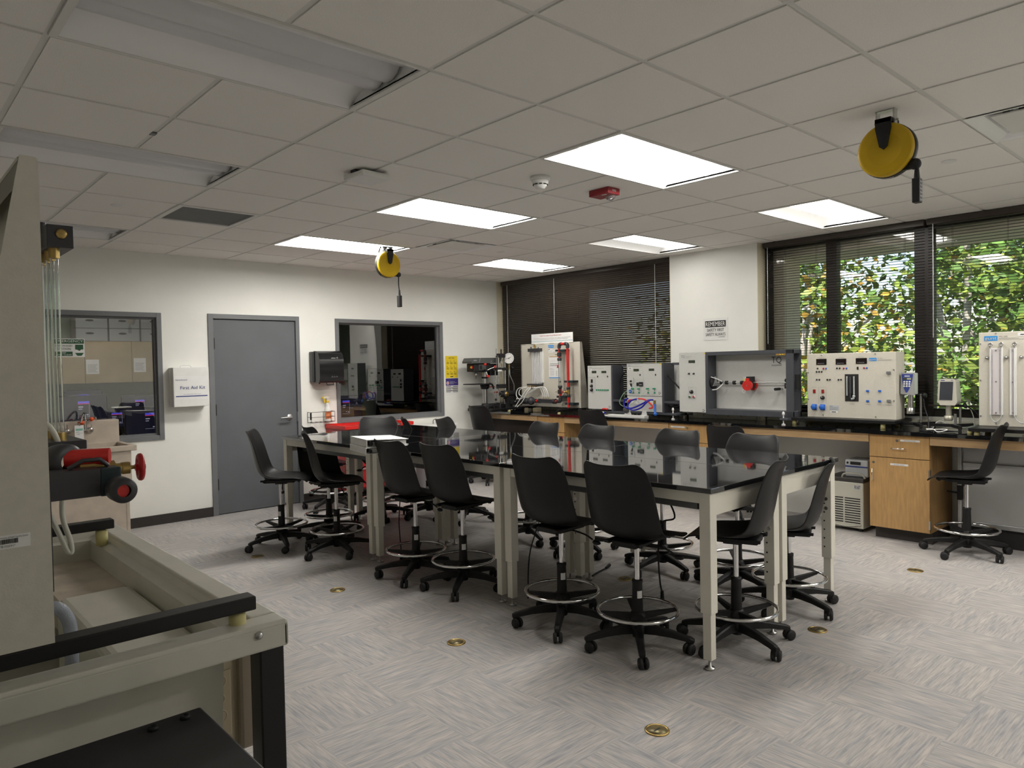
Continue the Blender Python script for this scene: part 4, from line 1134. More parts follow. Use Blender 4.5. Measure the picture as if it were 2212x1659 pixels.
# ---------------------------------------------------------------- hydraulic material tester with dial gauge
tag(obj('base_board', MB().box(-.62, -.03, -.565, -.06, CT+.0015, CT+.04, .004), MT['edge']), 'black base board under the drill press and hand tester', 'board')
t = thing('material_tester', 'black hand hydraulic material tester with round dial gauge', 'testing machine', (-.33, -.45, CT+.04))
obj('base', MB().box(-.125, .13, -.07, .08, 0, .045, .006).box(-.09, .09, -.06, .06, .045, .075, .005), MT['rubber'], t)
for x, r_ in ((-.055, .013), (.062, .013)): obj('guide_rod', MB().cyl((x, 0, .06), (x, 0, .72), r_, n=18), MT['chrome'], t)
for x in (-.088, .095): obj('tie_rod', MB().cyl((x, .03, .06), (x, .03, .56), .007, n=12), MT['chrome'], t)
obj('scale_rod', MB().cyl((-.062, .03, .5), (-.062, .03, .81), .005, n=10), MT['steel'], t)
obj('top_crosshead', MB().box(-.062, .045, -.035, .04, .685, .742, .004).cyl((.0, 0, .74), (0, 0, .80), .010, n=12).tube([(-.06, -.03, .71), (-.10, -.035, .71), (-.13, -.035, .70)], .006), MT['rubber'], t)
obj('middle_crosshead', MB().box(-.098, .105, -.03, .035, .512, .55, .004).mat(1).box(-.095, -.02, -.032, -.03, .50, .522), [MT['rubber'], MT['paper']], t)
obj('lower_crosshead', MB().box(-.072, .055, -.03, .035, .27, .325, .004), MT['rubber'], t)
for z, k in ((.62, 1), (.47, 1), (.56, 0)): obj('specimen_grip', MB().torus((.0, 0, z), .016, .005, (0, 1, 0), 16, 6).cyl((0, 0, z-.045), (0, 0, z+.045), .007, n=8), MT['steel'], t)
g = obj('dial_gauge', MB().lathe([(0, 0), (.078, 0), (.082, .006), (.082, .058), (.07, .066), (0, .066)], (.085, -.06, .675), (.85, .5, 0), 32), MT['rubber'], t)
gd = Vector((.85, .5, 0)).normalized(); gs = Vector((gd.y, -gd.x, 0)); gc = Vector((.085, -.06, .675))-gd*.001
mb = MB().lathe([(0, 0), (.072, 0)], gc, gd, 32)
obj('dial_face', mb, MT['white'], g)
mb = MB()
for k in range(13):
    a = R(-135+270*k/12); d = gs*math.sin(a)+Vector((0, 0, math.cos(a)))
    mb.cyl(gc-gd*.0015+d*.052, gc-gd*.0015+d*.064, .0022, n=5)
for a, l in ((R(60), .045), (R(-100), .05)):
    d = gs*math.sin(a)+Vector((0, 0, math.cos(a))); mb.cyl(gc-gd*.003, gc-gd*.003+d*l, .002, n=5)
mb.cyl(gc-gd*.004, gc, .007, n=12)
obj('dial_marks', mb, MT['ink'], g)
obj('gauge_stem', MB().cyl((.115, -.03, .60), (.115, -.03, .545), .011, n=10).cyl((.115, -.03, .545), (.115, -.03, .52), .014, n=6), MT['brass'], t)
obj('gauge_bracket', MB().prism([(.12, .55), (.21, .575), (.205, .54), (.185, .47), (.165, .48), (.15, .52), (.105, .512)], 'y', -.035, .0).ball((.16, -.045, .545), .022, 12), MT['rubber'], t)
obj('hydraulic_hose', MB().tube([(.115, -.035, .515), (.115, -.04, .44), (.165, -.04, .36), (.20, -.03, .30), (.205, -.02, .215)], [.012, .010, .007, .0065, .008], n=8, smooth_pts=5) if False else MB().tube([(.115, -.035, .515), (.115, -.04, .45), (.165, -.04, .36), (.20, -.03, .30), (.205, -.02, .215)], .0075, n=8, smooth_pts=5).cyl((.115, -.035, .52), (.115, -.035, .455), .012, n=10), MT['alu'], t)
obj('pump_cylinder', MB().cyl((-.02, -.02, .19), (.23, -.02, .19), .045, n=24).box(.20, .27, -.07, .03, .135, .235, .006).box(.04, .18, -.055, .02, .05, .16, .006), MT['rubber'], t)
obj('pump_gear', MB().lathe([(0, 0), (.048, 0), (.05, .01), (.05, .05), (0, .05)], (.0, -.10, .19), (0, 1, 0), 20).cyl((-.09, -.07, .19), (0, -.07, .19), .026, n=14), MT['rubber'], t)
obj('gear_plate', MB().lathe([(0, 0), (.034, 0), (.034, .004), (0, .004)], (.0, -.104, .19), (0, 1, 0), 20).cyl((-.05, -.11, .19), (.02, -.11, .19), .006, n=8), MT['brass'], t)
for x, z in ((-.158, .285), (-.19, .125)):
    h = obj('hand_lever', MB().cyl((-.07, -.08, .19), (x, -.09, z), .006, n=8), MT['chrome'], t)
    obj('lever_knob', MB().ball((x, -.09, z), .017, 12), MT['rubber'], h)
obj('small_lever', MB().cyl((-.04, -.10, .06), (-.06, -.11, .13), .010, n=8), MT['chrome'], t)
obj('bottle_jack', MB().box(.08, .17, -.09, -.0, .045, .10, .004).mat(1).tube([(.15, -.1, .08), (.17, -.11, .105), (.175, -.11, .13)], .008, n=8), [MT['rubber'], MT['paper']], t)
def lifting_tray(label, x0, x1, y0, y1, z):
    t = thing('lifting_handle', label, 'handle', (x0, y0, z), 0, 'black lifting handles')
    obj('grip', MB().tube([(0, 0, 0), (0, 0, .055), (.01, 0, .065), (x1-x0-.01, 0, .065), (x1-x0, 0, .055), (x1-x0, 0, 0)], .011, n=10), MT['rubber'], t)
    obj('mount', MB().box(-.02, .02, -.015, .015, 0, .006).box(x1-x0-.02, x1-x0+.02, -.015, .015, 0, .006), MT['rubber'], t)
lifting_tray('black lifting handle on the board in front of the drill press column', -.61, -.50, -.48, 0, CT+.04)
lifting_tray('black lifting handle on the board in front of the hand tester', -.45, -.345, -.545, 0, CT+.04)

# ---------------------------------------------------------------- fluid friction panel with red pipe
t = thing('fluid_trainer', 'ivory fluid panel with tall red pipe on black bars at the shut blind', 'lab apparatus', (-.10, -.60, CT), R(-90))
z0 = .062
TZ = .90
for x, nm in ((.10, 0), (1.02, 0)):
    br = obj('base_bar', MB().box(x-.02, x+.02, -.36, .15, .030, .060, .003), MT['edge'], t)
    for y in (-.33, .10): obj('rubber_foot', MB().lathe([(0, 0), (.02, 0), (.018, .03), (0, .03)], (x, y, 0), n=14), MT['yfoot'], br)
mb = MB().box(0, 1.09, 0, .012, z0, TZ, .004)
for x in (0, 1.078): mb.prism([(0, z0), (.145, z0), (.035, TZ), (0, TZ)], 'x', x, x+.012)
mb.box(0, 1.09, 0, .035, TZ-.012, TZ, .002)
obj('back_panel', mb, MT['ivory'], t)
def Z(v): return v+.062      # panel heights were taken from .99
PV = MT['pvc']
obj('manometer_head', MB().box(.193, .416, -.06, 0, Z(.732), Z(.775), .003).cyl((.23, -.03, Z(.775)), (.23, -.03, Z(.80)), .008).cyl((.37, -.03, Z(.775)), (.37, -.03, Z(.79)), .006), PV, t)
obj('vent_valve', MB().cyl((.30, -.03, Z(.775)), (.30, -.03, Z(.825)), .010, n=10).box(.285, .315, -.038, -.022, Z(.80), Z(.815)), MT['brass'], t)
obj('scale_plate', MB().box(.232, .436, -.016, 0, Z(.318), Z(.732)), MT['white'], t)
TUBE = mat('milky glass tube', (.70, .70, .70), .12, spec=.7)
for k in range(6): obj('manometer_tube', MB().cyl((.252+.031*k, -.03, Z(.30)), (.252+.031*k, -.03, Z(.74)), .0065, n=10), TUBE, t)
obj('manometer_foot', MB().box(.206, .428, -.10, 0, Z(.283), Z(.305), .003), PV, t)
for k in range(6): obj('hose_tail', MB().cyl((.23+.032*k, -.09, Z(.283)), (.215+.030*k, -.10, Z(.262)), .006, n=8), MT['brass'], t)
hs = [[(.215, -.11, Z(.262)), (.06, -.12, Z(.24)), (.03, -.13, Z(.15)), (.12, -.14, Z(.10)), (.30, -.13, Z(.19)), (.46, -.12, Z(.25)), (.50, -.11, Z(.20)), (.519, -.10, Z(.13))],
      [(.245, -.11, Z(.262)), (.10, -.12, Z(.23)), (.09, -.13, Z(.16)), (.2, -.14, Z(.14)), (.36, -.13, Z(.23)), (.50, -.12, Z(.255)), (.54, -.11, Z(.20)), (.552, -.10, Z(.13))],
      [(.275, -.11, Z(.262)), (.22, -.15, Z(.20)), (.12, -.18, Z(.06)), (.06, -.20, Z(-.02)), (.02, -.22, Z(-.045))],
      [(.305, -.11, Z(.262)), (.27, -.15, Z(.20)), (.20, -.18, Z(.07)), (.12, -.20, Z(0)), (.09, -.22, Z(-.04))],
      [(.335, -.11, Z(.262)), (.37, -.13, Z(.25)), (.52, -.12, Z(.265)), (.575, -.11, Z(.20)), (.585, -.10, Z(.13))],
      [(.365, -.11, Z(.262)), (.42, -.13, Z(.255)), (.56, -.12, Z(.262)), (.605, -.11, Z(.20)), (.618, -.10, Z(.13))]]
for h in hs: obj('white_hose', MB().tube(h, .0055, n=7, smooth_pts=6), MT['white'], t)
for k in range(6): obj('pressure_tap', MB().cyl((.519+.0332*k, -.10, Z(.085)), (.519+.0332*k, -.10, Z(.145 if k < 4 else .115)), .005, n=8), MT['brass'], t)
mb = MB().rect(.525, .626, Z(.773), Z(.812), 0); mb.mat(1).text('gunt', .575, Z(.785), .026, (.5755, -.0026, Z(.783)), 'CENTER', .092)
mb.mat(2).text('HM 150.13', .64, Z(.795), .011, (.636, -.0012, Z(.799))).box(.636, .78, -.001, 0, Z(.785), Z(.788)).box(.636, .74, -.001, 0, Z(.777), Z(.779))
obj('maker_plate', mb, [MT['logo'], MT['panel'], MT['inkg']], t)
mb = MB().rect(.622, .681, Z(.722), Z(.749), 0).rect(.527, .612, Z(.714), Z(.758), 0).mat(1).rect(.53, .555, Z(.748), Z(.755), -.001).box(.64, .66, -.002, 0, Z(.732), Z(.737)).box(.565, .6, -.0015, 0, Z(.74), Z(.742)).box(.53, .6, -.0015, 0, Z(.725), Z(.727))
obj('info_tag', mb, [MT['paper'], MT['ink']], t)
mb = MB().rect(.531, .747, Z(.371), Z(.668), -.001).mat(1).rect(.545, .72, Z(.655), Z(.664), -.002).mat(2).rect(.535, .735, Z(.378), Z(.388), -.002).mat(3).rect(.556, .718, Z(.560), Z(.568), -.002).rect(.556, .718, Z(.538), Z(.546), -.002)
for k in range(5): mb.box(.58+.03*k, .582+.03*k, -.0025, -.001, Z(.585), Z(.62))
for k in range(6): mb.box(.56, .56+.02*(1+k % 2), -.0025, -.001, Z(.41+.012*k), Z(.413+.012*k)).box(.60, .62+.01*(k % 2), -.0025, -.001, Z(.41+.012*k), Z(.413+.012*k)).box(.66, .69-.01*(k % 2), -.0025, -.001, Z(.41+.012*k), Z(.414+.012*k))
mb.box(.55, .60, -.0025, -.001, Z(.50), Z(.503)).box(.55, .63, -.0025, -.001, Z(.49), Z(.493))
obj('diagram_card', mb, [MT['paper'], mat('amber print', (.5, .28, .05), .6), MT['logo'], MT['inkg']], t)
yp = -.09
obj('red_pipe', MB().cyl((.957, yp, Z(.79)), (.960, yp, Z(.01)), .0175, n=20).cyl((.812, yp, Z(.80)), (.812, yp, Z(.62)), .0165, n=18).tube([(.83, yp, Z(.815)), (.94, yp, Z(.815))], .0165, n=16).cyl((.816, yp, Z(.25)), (.816, yp, Z(.10)), .0165, n=18), MT['red'], t)
for x, z, sx in ((.812, .79, 1), (.957, .79, -1)):
    obj('pipe_elbow', MB().tube([(x, yp, Z(z-.03)), (x, yp, Z(z+.005)), (x+sx*.012, yp, Z(z+.021)), (x+sx*.04, yp, Z(z+.025))], .023, n=16, smooth_pts=4), PV, t)
obj('pipe_elbow', MB().tube([(.817, yp, Z(.13)), (.817, yp, Z(.10)), (.805, yp, Z(.085)), (.76, yp, Z(.083))], .024, n=16, smooth_pts=4), PV, t)
for x, z in ((.83, .733), (.838, .142), (.975, .337), (.98, .056)):
    obj('pipe_clamp', MB().box(x-.075, x+.075, yp-.015, 0, Z(z-.013), Z(z+.013), .003).mat(1).cyl((x-.055, yp-.016, Z(z)), (x-.055, yp-.014, Z(z)), .004, n=8), [MT['teal'], MT['steel']], t)
for z in (.682, .205):
    obj('stop_valve', MB().box(.790, .832, yp-.02, yp+.02, Z(z-.027), Z(z+.027), .003).mat(1).cyl((.79, yp-.01, Z(z)), (.755, yp-.02, Z(z)), .005, n=8), [PV, MT['brass']], t)
obj('tube_union', MB().lathe([(.0, .60), (.026, .602), (.028, .61), (.028, .632), (.02, .642), (0, .642)], (.812, yp, .062), n=18).lathe([(0, .238), (.02, .238), (.02, .25), (.028, .262), (.028, .285), (0, .287)], (.816, yp, .062), n=18), PV, t)
obj('flow_tube', MB().cyl((.812, yp, Z(.605)), (.816, yp, Z(.283)), .019, n=18), MT['acryl'], t)
obj('float', MB().lathe([(.0, 0), (.014, 0), (.006, .018), (.014, .036), (0, .036)], (.80, yp-.02, Z(.512)), n=14), MT['redt'], t)
obj('tube_stop', MB().box(.800, .83, yp-.008, yp+.008, Z(.325), Z(.345), .002), MT['alu'], t)
obj('pipe_union', MB().lathe([(.019, .235), (.024, .238), (.024, .265), (.02, .27)], (.959, yp, .062), n=16).lathe([(.019, .140), (.025, .143), (.025, .172), (.02, .178)], (.96, yp, .062), n=16), PV, t)
gv = obj('gate_valve', MB().cyl((.96, yp, Z(.17)), (.96, yp, Z(.24)), .022, n=12).cyl((.96, yp, Z(.205)), (.905, yp-.02, Z(.204)), .012, n=10).ball((.945, yp-.005, Z(.205)), .024, 12), MT['brass'], t)
obj('handwheel', MB().torus((.872, yp-.03, Z(.203)), .027, .0065, (.7, .75, 0), 20, 7).cyl((.905, yp-.02, Z(.204)), (.865, yp-.033, Z(.203)), .007, n=8).cyl((.872, yp-.03, Z(.178)), (.872, yp-.03, Z(.228)), .004, n=6).cyl((.855, yp-.012, Z(.203)), (.889, yp-.048, Z(.203)), .004, n=6), MT['redt'], gv)
yh = -.10
obj('test_section', MB().box(.455, .70, yh-.024, yh+.024, Z(.056), Z(.104), .003), PV, t)
for z in (.048, .112): 
    obj('bolt_row', MB().cyl((.47, yh-.026, Z(z)), (.69, yh-.026, Z(z)), .0035, n=6), MT['steel'], t)
obj('end_flange', MB().cyl((.70, yh, Z(.080)), (.745, yh, Z(.082)), .033, n=20).cyl((.43, yh, Z(.08)), (.458, yh, Z(.08)), .030, n=20).cyl((.345, yh, Z(.08)), (.385, yh, Z(.08)), .028, n=18), PV, t)
obj('feed_pipe', MB().cyl((.745, yh, Z(.083)), (.765, yh, Z(.083)), .018, n=14).cyl((.385, yh, Z(.08)), (.43, yh, Z(.08)), .017, n=14).cyl((.10, yh, Z(.074)), (.20, yh, Z(.074)), .016, n=14), MT['red'], t)
obj('meter_body', MB().lathe([(0, -.05), (.03, -.05), (.05, -.02), (.055, 0), (.05, .02), (.03, .05), (0, .05)], (.285, yh, Z(.078)), (1, 0, 0), 22).lathe([(0, -.06), (.04, -.055), (.042, .0), (.035, .06), (0, .06)], (.19, yh, Z(.074)), (1, 0, 0), 20).cyl((.03, yh, Z(.074)), (.13, yh, Z(.074)), .028, n=18).cyl((-.005, yh, Z(.074)), (.05, yh, Z(.074)), .019, n=14).box(.05, .18, yh-.02, yh+.02, Z(.085), Z(.115)), PV, t)
AMB = mat('amber clear block', (.20, .17, .11), .2)
obj('drain_block', MB().box(.40, .48, -.18, -.10, .002, .055, .003), AMB, t); obj('drain_block', MB().box(.24, .27, -.18, -.14, .0, .05), AMB, t)
t = thing('display_card', 'white printed card standing on top of the ivory fluid panel', 'card', (-.105, -.795, CT+TZ), R(-90))
obj('sheet', MB().box(0, .76, .02, .024, 0, .128), MT['paper'], t)
mb = MB().text('Tensile Test using Universal Material Tester', .38, .09, .016, (.36, .0192, .094), 'CENTER', .40)
obj('title', mb, MT['redt'], t)
mb = MB().text('Students learn how various materials behave under tension, measure elongation and force until they break', .38, .06, .009, (.38, .0192, .064), 'CENTER', .68).text('compare ductile and brittle specimens and plot the stress strain curve of each sample', .38, .05, .009, (.38, .0192, .047), 'CENTER', .58)
mb.mat(1).box(.005, .755, .0185, .02, .024, .030)
obj('printing', mb, [MT['inkg'], mat('teal rule', (.35, .55, .6), .7)], t)

# ---------------------------------------------------------------- grey control modules
REC = 'R'
def recycle(mb, x, z):
    for k in range(3):
        a = R(90+120*k)
        mb.tube([(x+.012*math.cos(a+q), -.002, z+.012*math.sin(a+q)) for q in (0, .4, .8, 1.2)], .003, n=5)
def lcd(t, a, b, c, d):
    return obj('display', MB().box(a-.003, b+.003, -.003, 0, c-.003, d+.003, .001).mat(1).box(a, b, -.004, -.002, c, d), [MT['ink'], MT['lcd']], t)
def knob(t, x, z, r, m_='rubber', name='knob'):
    return obj(name, MB().lathe([(0, 0), (r*1.1, 0), (r, .004), (r*.9, .022), (r*.5, .024), (0, .024)], (x, 0, z), (0, -1, 0), 18).mat(1).box(x-.001, x+.001, -.0255, -.022, z, z+r*.8), [MT[m_], MT['paper']], t)
def screws(t, pts):
    mb = MB()
    for x, z in pts: mb.cyl((x, .0005, z), (x, -.0025, z), .004, n=8)
    obj('panel_screw', mb, MT['steel'], t)
t = thing('control_module', 'small light grey control module with seven green sockets in a row', 'lab apparatus', (-.25, -1.945, CT), R(-90))
mb = MB().box(0, .365, .002, .20, .07, .59, .002)
obj('housing', mb, MT['slate'], t)
obj('front_panel', MB().box(0, .365, -.002, .003, .072, .593, .001), MT['panel'], t)
q = .072
lcd(t, .069, .136, q+.433, q+.456); lcd(t, .222, .291, q+.434, q+.454)
for x in (.159, .314): obj('toggle_switch', MB().box(x-.006, x+.006, -.008, 0, q+.380, q+.40, .002), MT['rubber'], t)
obj('control_frame', MB().box(.011, .118, -.003, -.001, q+.378, q+.380).box(.011, .118, -.003, -.001, q+.205, q+.207).box(.011, .012, -.003, -.001, q+.205, q+.38).box(.117, .118, -.003, -.001, q+.205, q+.38).text('TECQUIPMENT', .03, q+.498, .012, (.02, -.0025, q+.497), w=.05).box(.02, .255, -.003, -.001, q+.486, q+.489), MT['inkg'], t)
obj('rocker_switch', MB().box(.053, .079, -.01, 0, q+.315, q+.358, .003), MT['rubber'], t)
knob(t, .062, q+.277, .018); knob(t, .064, q+.230, .019)
for k in range(7): obj('green_socket', MB().box(.131+.0293*k, .150+.0293*k, -.008, 0, q+.220, q+.238, .002), MT['green'], t)
obj('name_tag', MB().rect(.003, .061, q+.457, q+.484, -.002).mat(1).box(.02, .045, -.0042, -.003, q+.467, q+.473), [MT['paper'], MT['ink']], t)
mb = MB(); recycle(mb, .336, q+.029); obj('recycle_mark', mb, MT['ink'], t)
screws(t, [(.118, q+.508), (.235, q+.508), (.35, q+.508), (.355, q+.39), (.355, q+.25), (.358, q+.12), (.008, q+.28), (.01, q+.12)])
mb = MB().box(.365, .39, .0, .20, .05, .593, .002).box(.39, .62, .17, .20, .572, .595).box(.39, .62, .0, .03, .168, .192).box(.39, .62, .17, .2, .168, .192).box(-.02, .62, -.02, .2, .03, .052, .002)
obj('support_frame', mb, MT['slate'], t)
for x, y in ((0, 0), (.58, 0), (0, .17), (.58, .17)): obj('foot', MB().cyl((x, y, 0), (x, y, .031), .012, n=10), MT['rubber'], t)
t = thing('control_module', 'taller light grey control module with blue and red hoses before it', 'lab apparatus', (-.25, -2.548, CT), R(-90))
q = .047
obj('housing', MB().box(0.002, .484, .002, .2, .06, .605, .002), MT['slate'], t)
obj('front_panel', MB().box(0, .486, -.002, .003, q+.195, q+.56, .001), MT['panel'], t)
obj('lower_panel', MB().box(0, .486, -.002, .003, q+.016, q+.189, .001), MT['panel'], t)
lcd(t, .100, .170, q+.476, q+.499); lcd(t, .315, .383, q+.479, q+.500)
for x in (.191, .405): obj('toggle_switch', MB().box(x-.006, x+.006, -.008, 0, q+.424, q+.443, .002), MT['rubber'], t)
obj('breaker_block', MB().box(.178, .230, -.014, 0, q+.302, q+.352, .003).mat(1).box(.186, .222, -.0155, -.014, q+.318, q+.328), [MT['rubber'], MT['inkg']], t)
obj('rocker_switch', MB().box(.14, .168, -.01, 0, q+.306, q+.346, .003).box(.044, .072, -.01, 0, q+.298, q+.336, .003), MT['rubber'], t)
knob(t, .059, q+.362, .010)
for x, z in ((.091, .275), (.176, .276), (.302, .277), (.391, .278)):
    obj('green_plug', MB().box(x-.009, x+.009, -.012, 0, q+z-.055, q+z-.037, .002).box(x-.010, x+.010, -.035, 0, q+z-.009, q+z+.009, .003).mat(1).cyl((x, -.003, q+z-.036), (x, -.003, q+z-.009), .002, n=6), [MT['green'], MT['inkg']], t)
obj('panel_print', MB().box(.239, .2395, -.003, -.001, q+.2, q+.49).text('TQ', .01, q+.53, .018, (.014, -.0025, q+.531)).box(.014, .225, -.003, -.001, q+.526, q+.528).box(.02, .14, -.003, -.001, q+.366, q+.367).box(.15, .24, -.003, -.001, q+.374, q+.375).tube([(.095, -.002, q+.4), (.10, -.002, q+.375), (.095, -.002, q+.34), (.085, -.002, q+.33)], .003, n=5).box(.1, .16, -.003, -.001, q+.215, q+.216).box(.3, .4, -.003, -.001, q+.212, q+.213), MT['inkg'], t)
obj('name_tag', MB().rect(.019, .082, q+.494, q+.521, -.002).mat(1).box(.035, .065, -.0042, -.003, q+.504, q+.51), [MT['paper'], MT['ink']], t)
obj('yellow_label', MB().rect(.458, .482, q+.545, q+.558, -.002), MT['yel'], t)
obj('hanging_card', MB().add([(.035, -.012, q+.32), (.055, -.02, q+.325), (.078, -.022, q+.282), (.055, -.014, q+.275)], [(0, 1, 2, 3), (3, 2, 1, 0)]), MT['paper'], t)
obj('blue_badge', MB().cyl((.048, -.002, q+.243), (.048, -.012, q+.243), .019, n=20).mat(1).box(.036, .06, -.0132, -.012, q+.240, q+.247), [MT['blue'], MT['paper']], t)
mb = MB(); recycle(mb, .455, q+.229); obj('recycle_mark', mb, MT['ink'], t)
screws(t, [(.05, q+.55), (.175, q+.55), (.295, q+.55), (.42, q+.55), (.475, q+.50), (.478, q+.35), (.48, q+.24), (.012, q+.5), (.012, q+.36), (.30, q+.175), (.42, q+.175), (.478, q+.09), (.03, q+.04), (.28, q+.21)])
mb = MB().box(.486, .512, 0, .2, .05, .609, .002).box(.512, .75, .17, .2, .585, .612).box(.512, .75, .0, .03, .165, .188).box(.512, .75, .17, .2, .165, .188).box(0, .75, -.03, .2, .036, .056, .002)
obj('support_frame', mb, MT['slate'], t)
for x, y in ((.03, 0), (.70, -.01), (.03, .17), (.70, .17)): obj('foot', MB().cyl((x, y, 0), (x, y, .037), .012, n=10), MT['rubber'], t)
obj('coil_pipe', MB().cyl((.60, .10, .10), (.60, .16, .10), .055, n=20), MT['rubber'], t)
# flow tray with hoses, resting in front of the taller module
t = thing('hose_tray', 'white tray with looped blue and red hoses before the taller grey module', 'hose tray', (-.345, -2.53, CT), R(-90))
obj('tray', MB().box(-.17, .36, -.04, .04, .0, .026, .003), MT['white'], t)
obj('bracket', MB().prism([(.055, .026), (.155, .026), (.13, .075), (.075, .075)], 'y', -.012, -.004).prism([(.295, .026), (.375, .026), (.36, .085), (.315, .085)], 'y', -.012, -.004), MT['white'], t)
obj('valve_body', MB().box(.10, .14, -.01, .02, .155, .19, .004).box(.22, .26, -.01, .02, .15, .19, .004).box(.42, .46, -.01, .02, .14, .17, .004).cyl((.22, 0, .195), (.26, 0, .195), .012), MT['white'], t)
obj('blue_hose', MB().tube([(.12, -.02, .215), (.075, -.025, .19), (.07, -.03, .13), (.13, -.04, .105), (.22, -.04, .115), (.33, -.035, .16), (.40, -.02, .20), (.46, -.01, .205)], .0095, n=9, smooth_pts=6), MT['dblue'], t)
obj('blue_hose', MB().tube([(.24, -.02, .212), (.17, -.03, .19), (.13, -.04, .135), (.17, -.05, .095), (.24, -.05, .088), (.33, -.05, .12), (.38, -.035, .17), (.43, -.02, .205)], .0095, n=9, smooth_pts=6), MT['dblue'], t)
obj('red_hose', MB().tube([(.26, -.015, .215), (.34, -.02, .21), (.41, -.025, .18), (.455, -.025, .145), (.46, -.03, .12), (.42, -.03, .112)], .009, n=9, smooth_pts=6), MT['red'], t)
obj('red_hose', MB().tube([(.105, -.005, .165), (.13, -.01, .195), (.18, -.01, .2)], .009, n=9, smooth_pts=6), MT['red'], t)
obj('green_wire', MB().tube([(.05, .05, .30), (.0, .03, .25), (-.02, .0, .16), (.06, -.01, .12), (.16, -.01, .15), (.30, .0, .26), (.36, .05, .32)], .003, n=6, smooth_pts=6).tube([(.13, .05, .26), (.17, .03, .32), (.22, .05, .33)], .003, n=6, smooth_pts=5), mat('pale green wire', (.3, .5, .3), .5), t)
obj('motor_disc', MB().lathe([(0, 0), (.038, 0), (.04, .006), (.036, .02), (0, .02)], (.095, -.02, .085), (0, -1, 0), 22), mat('dark grey disc', (.09, .09, .09), .5), t)
obj('blue_valve', MB().tube([(.485, -.01, .16), (.49, -.02, .10), (.50, -.03, .055)], .012, n=8).ball((.502, -.03, .05), .02, 12), MT['blue'], t)
obj('brass_union', MB().cyl((.478, -.01, .155), (.482, -.01, .20), .014, n=10), MT['brass'], t)
t = thing('hose_bundle', 'small white plate with red and blue hose offcuts beside the low control module', 'hose parts', (-.35, -2.22, CT), R(-90))
obj('plate', MB().box(-.03, .14, -.05, .05, .003, .012, .002), MT['white'], t)
obj('hose_end', MB().tube([(-.07, -.03, .03), (.0, -.04, .028), (.08, -.04, .03), (.11, -.03, .045)], .008, n=8).mat(1).tube([(.02, .02, .08), (.06, .01, .085), (.10, .02, .08)], .011, n=8).mat(2).tube([(.0, 0, .04), (.06, -.01, .045)], .007, n=8), [MT['dblue'], MT['red'], MT['white']], t)
cable('black loop cable behind the small control module', [(-.13, -2.46, 1.46), (-.12, -2.36, 1.38), (-.12, -2.34, 1.25), (-.13, -2.40, 1.17), (-.13, -2.47, 1.16)], .006, MT['rubber'], grp='module cables')
cable('thick black cable drooping from the taller module to the framed rig', [(-.16, -3.02, 1.43), (-.18, -3.16, 1.31), (-.18, -3.26, 1.2), (-.18, -3.24, 1.08), (-.17, -3.12, 1.05), (-.16, -3.02, 1.09)], .009, MT['rubber'], grp='module cables')

# ---------------------------------------------------------------- framed shaft rig
t = thing('shaft_rig', 'blue grey framed shaft rig with red weights and logo on its back board', 'lab apparatus', (-.30, -3.30, CT), R(-90))
q = .077
SL = MT['slate']
obj('control_box', MB().box(0.001, .32, .002, .17, q+.006, q+.636, .002), SL, t)
obj('control_panel', MB().box(0, .321, -.002, .003, q+.007, q+.634, .001), MT['panel'], t)
mb = MB()
mb.box(.321, 1.27, 0, .17, q+.60, q+.638, .002).box(.321, 1.27, 0, .17, q-.01, q+.046, .002)
mb.box(.321, .35, 0, .17, q+.046, q+.60)
mb.box(1.20, 1.27, 0, .022, q-.01, q+.638, .002).box(1.20, 1.27, .148, .17, q-.01, q+.638, .002)
obj('frame', mb, SL, t)
obj('back_board', MB().box(.34, 1.21, .160, .168, q+.04, q+.602).box(.39, 1.18, .148, .16, q+.046, q+.058), MT['panel'], t)
mb = MB().text('TQ', 1.025, q+.512, .062, (1.026, .1585, q+.512), 'CENTER', .105).text('TECQUIPMENT', 1.026, q+.486, .012, (1.026, .1585, q+.483), 'CENTER', .108)
obj('logo', mb, mat('rig logo ink', (.05, .05, .055), .6), t)
lcd(t, .121, .196, q+.530, q+.553)
for x in (.126, .184): knob(t, x, q+.414, .009, name='small_knob')
obj('panel_print', MB().text('TQ', .03, q+.585, .025, (.026, -.0026, q+.585), w=.045).box(.082, .083, -.003, -.001, q+.575, q+.612).box(.09, .155, -.003, -.001, q+.595, q+.598).box(.09, .13, -.003, -.001, q+.58, q+.583).box(.113, .206, -.003, -.001, q+.27, q+.271).box(.113, .206, -.003, -.001, q+.149, q+.150).box(.113, .114, -.003, -.001, q+.149, q+.27).box(.205, .206, -.003, -.001, q+.149, q+.27).box(.18, .198, -.003, -.001, q+.52, q+.523), MT['inkg'], t)
knob(t, .153, q+.221, .019)
for x, m_, nm in ((.131, mat('green button', (.06, .16, .07), .4), 'green_button'), (.181, mat('red button', (.55, .06, .07), .4), 'red_button')):
    obj(nm, MB().lathe([(0, 0), (.017, 0), (.017, .010), (.013, .012)], (x, 0, q+.17), (0, -1, 0), 18).mat(1).lathe([(0, .012), (.012, .012), (.011, .016), (0, .016)], (x, 0, q+.17), (0, -1, 0), 18), [MT['chrome'], m_], t)
mb = MB(); recycle(mb, .296, q+.027); obj('recycle_mark', mb, MT['ink'], t)
obj('yellow_label', MB().rect(.298, .318, q+.618, q+.63, -.002), MT['yel'], t)
obj('warning_strip', MB().box(1.10, 1.198, -.0, .003, q+.585, q+.600).mat(1).box(1.14, 1.15, -.001, .0, q+.589, q+.597).box(1.165, 1.175, -.001, .0, q+.589, q+.597), [mat('amber strip', (.35, .2, .03), .6), MT['yel']], t)
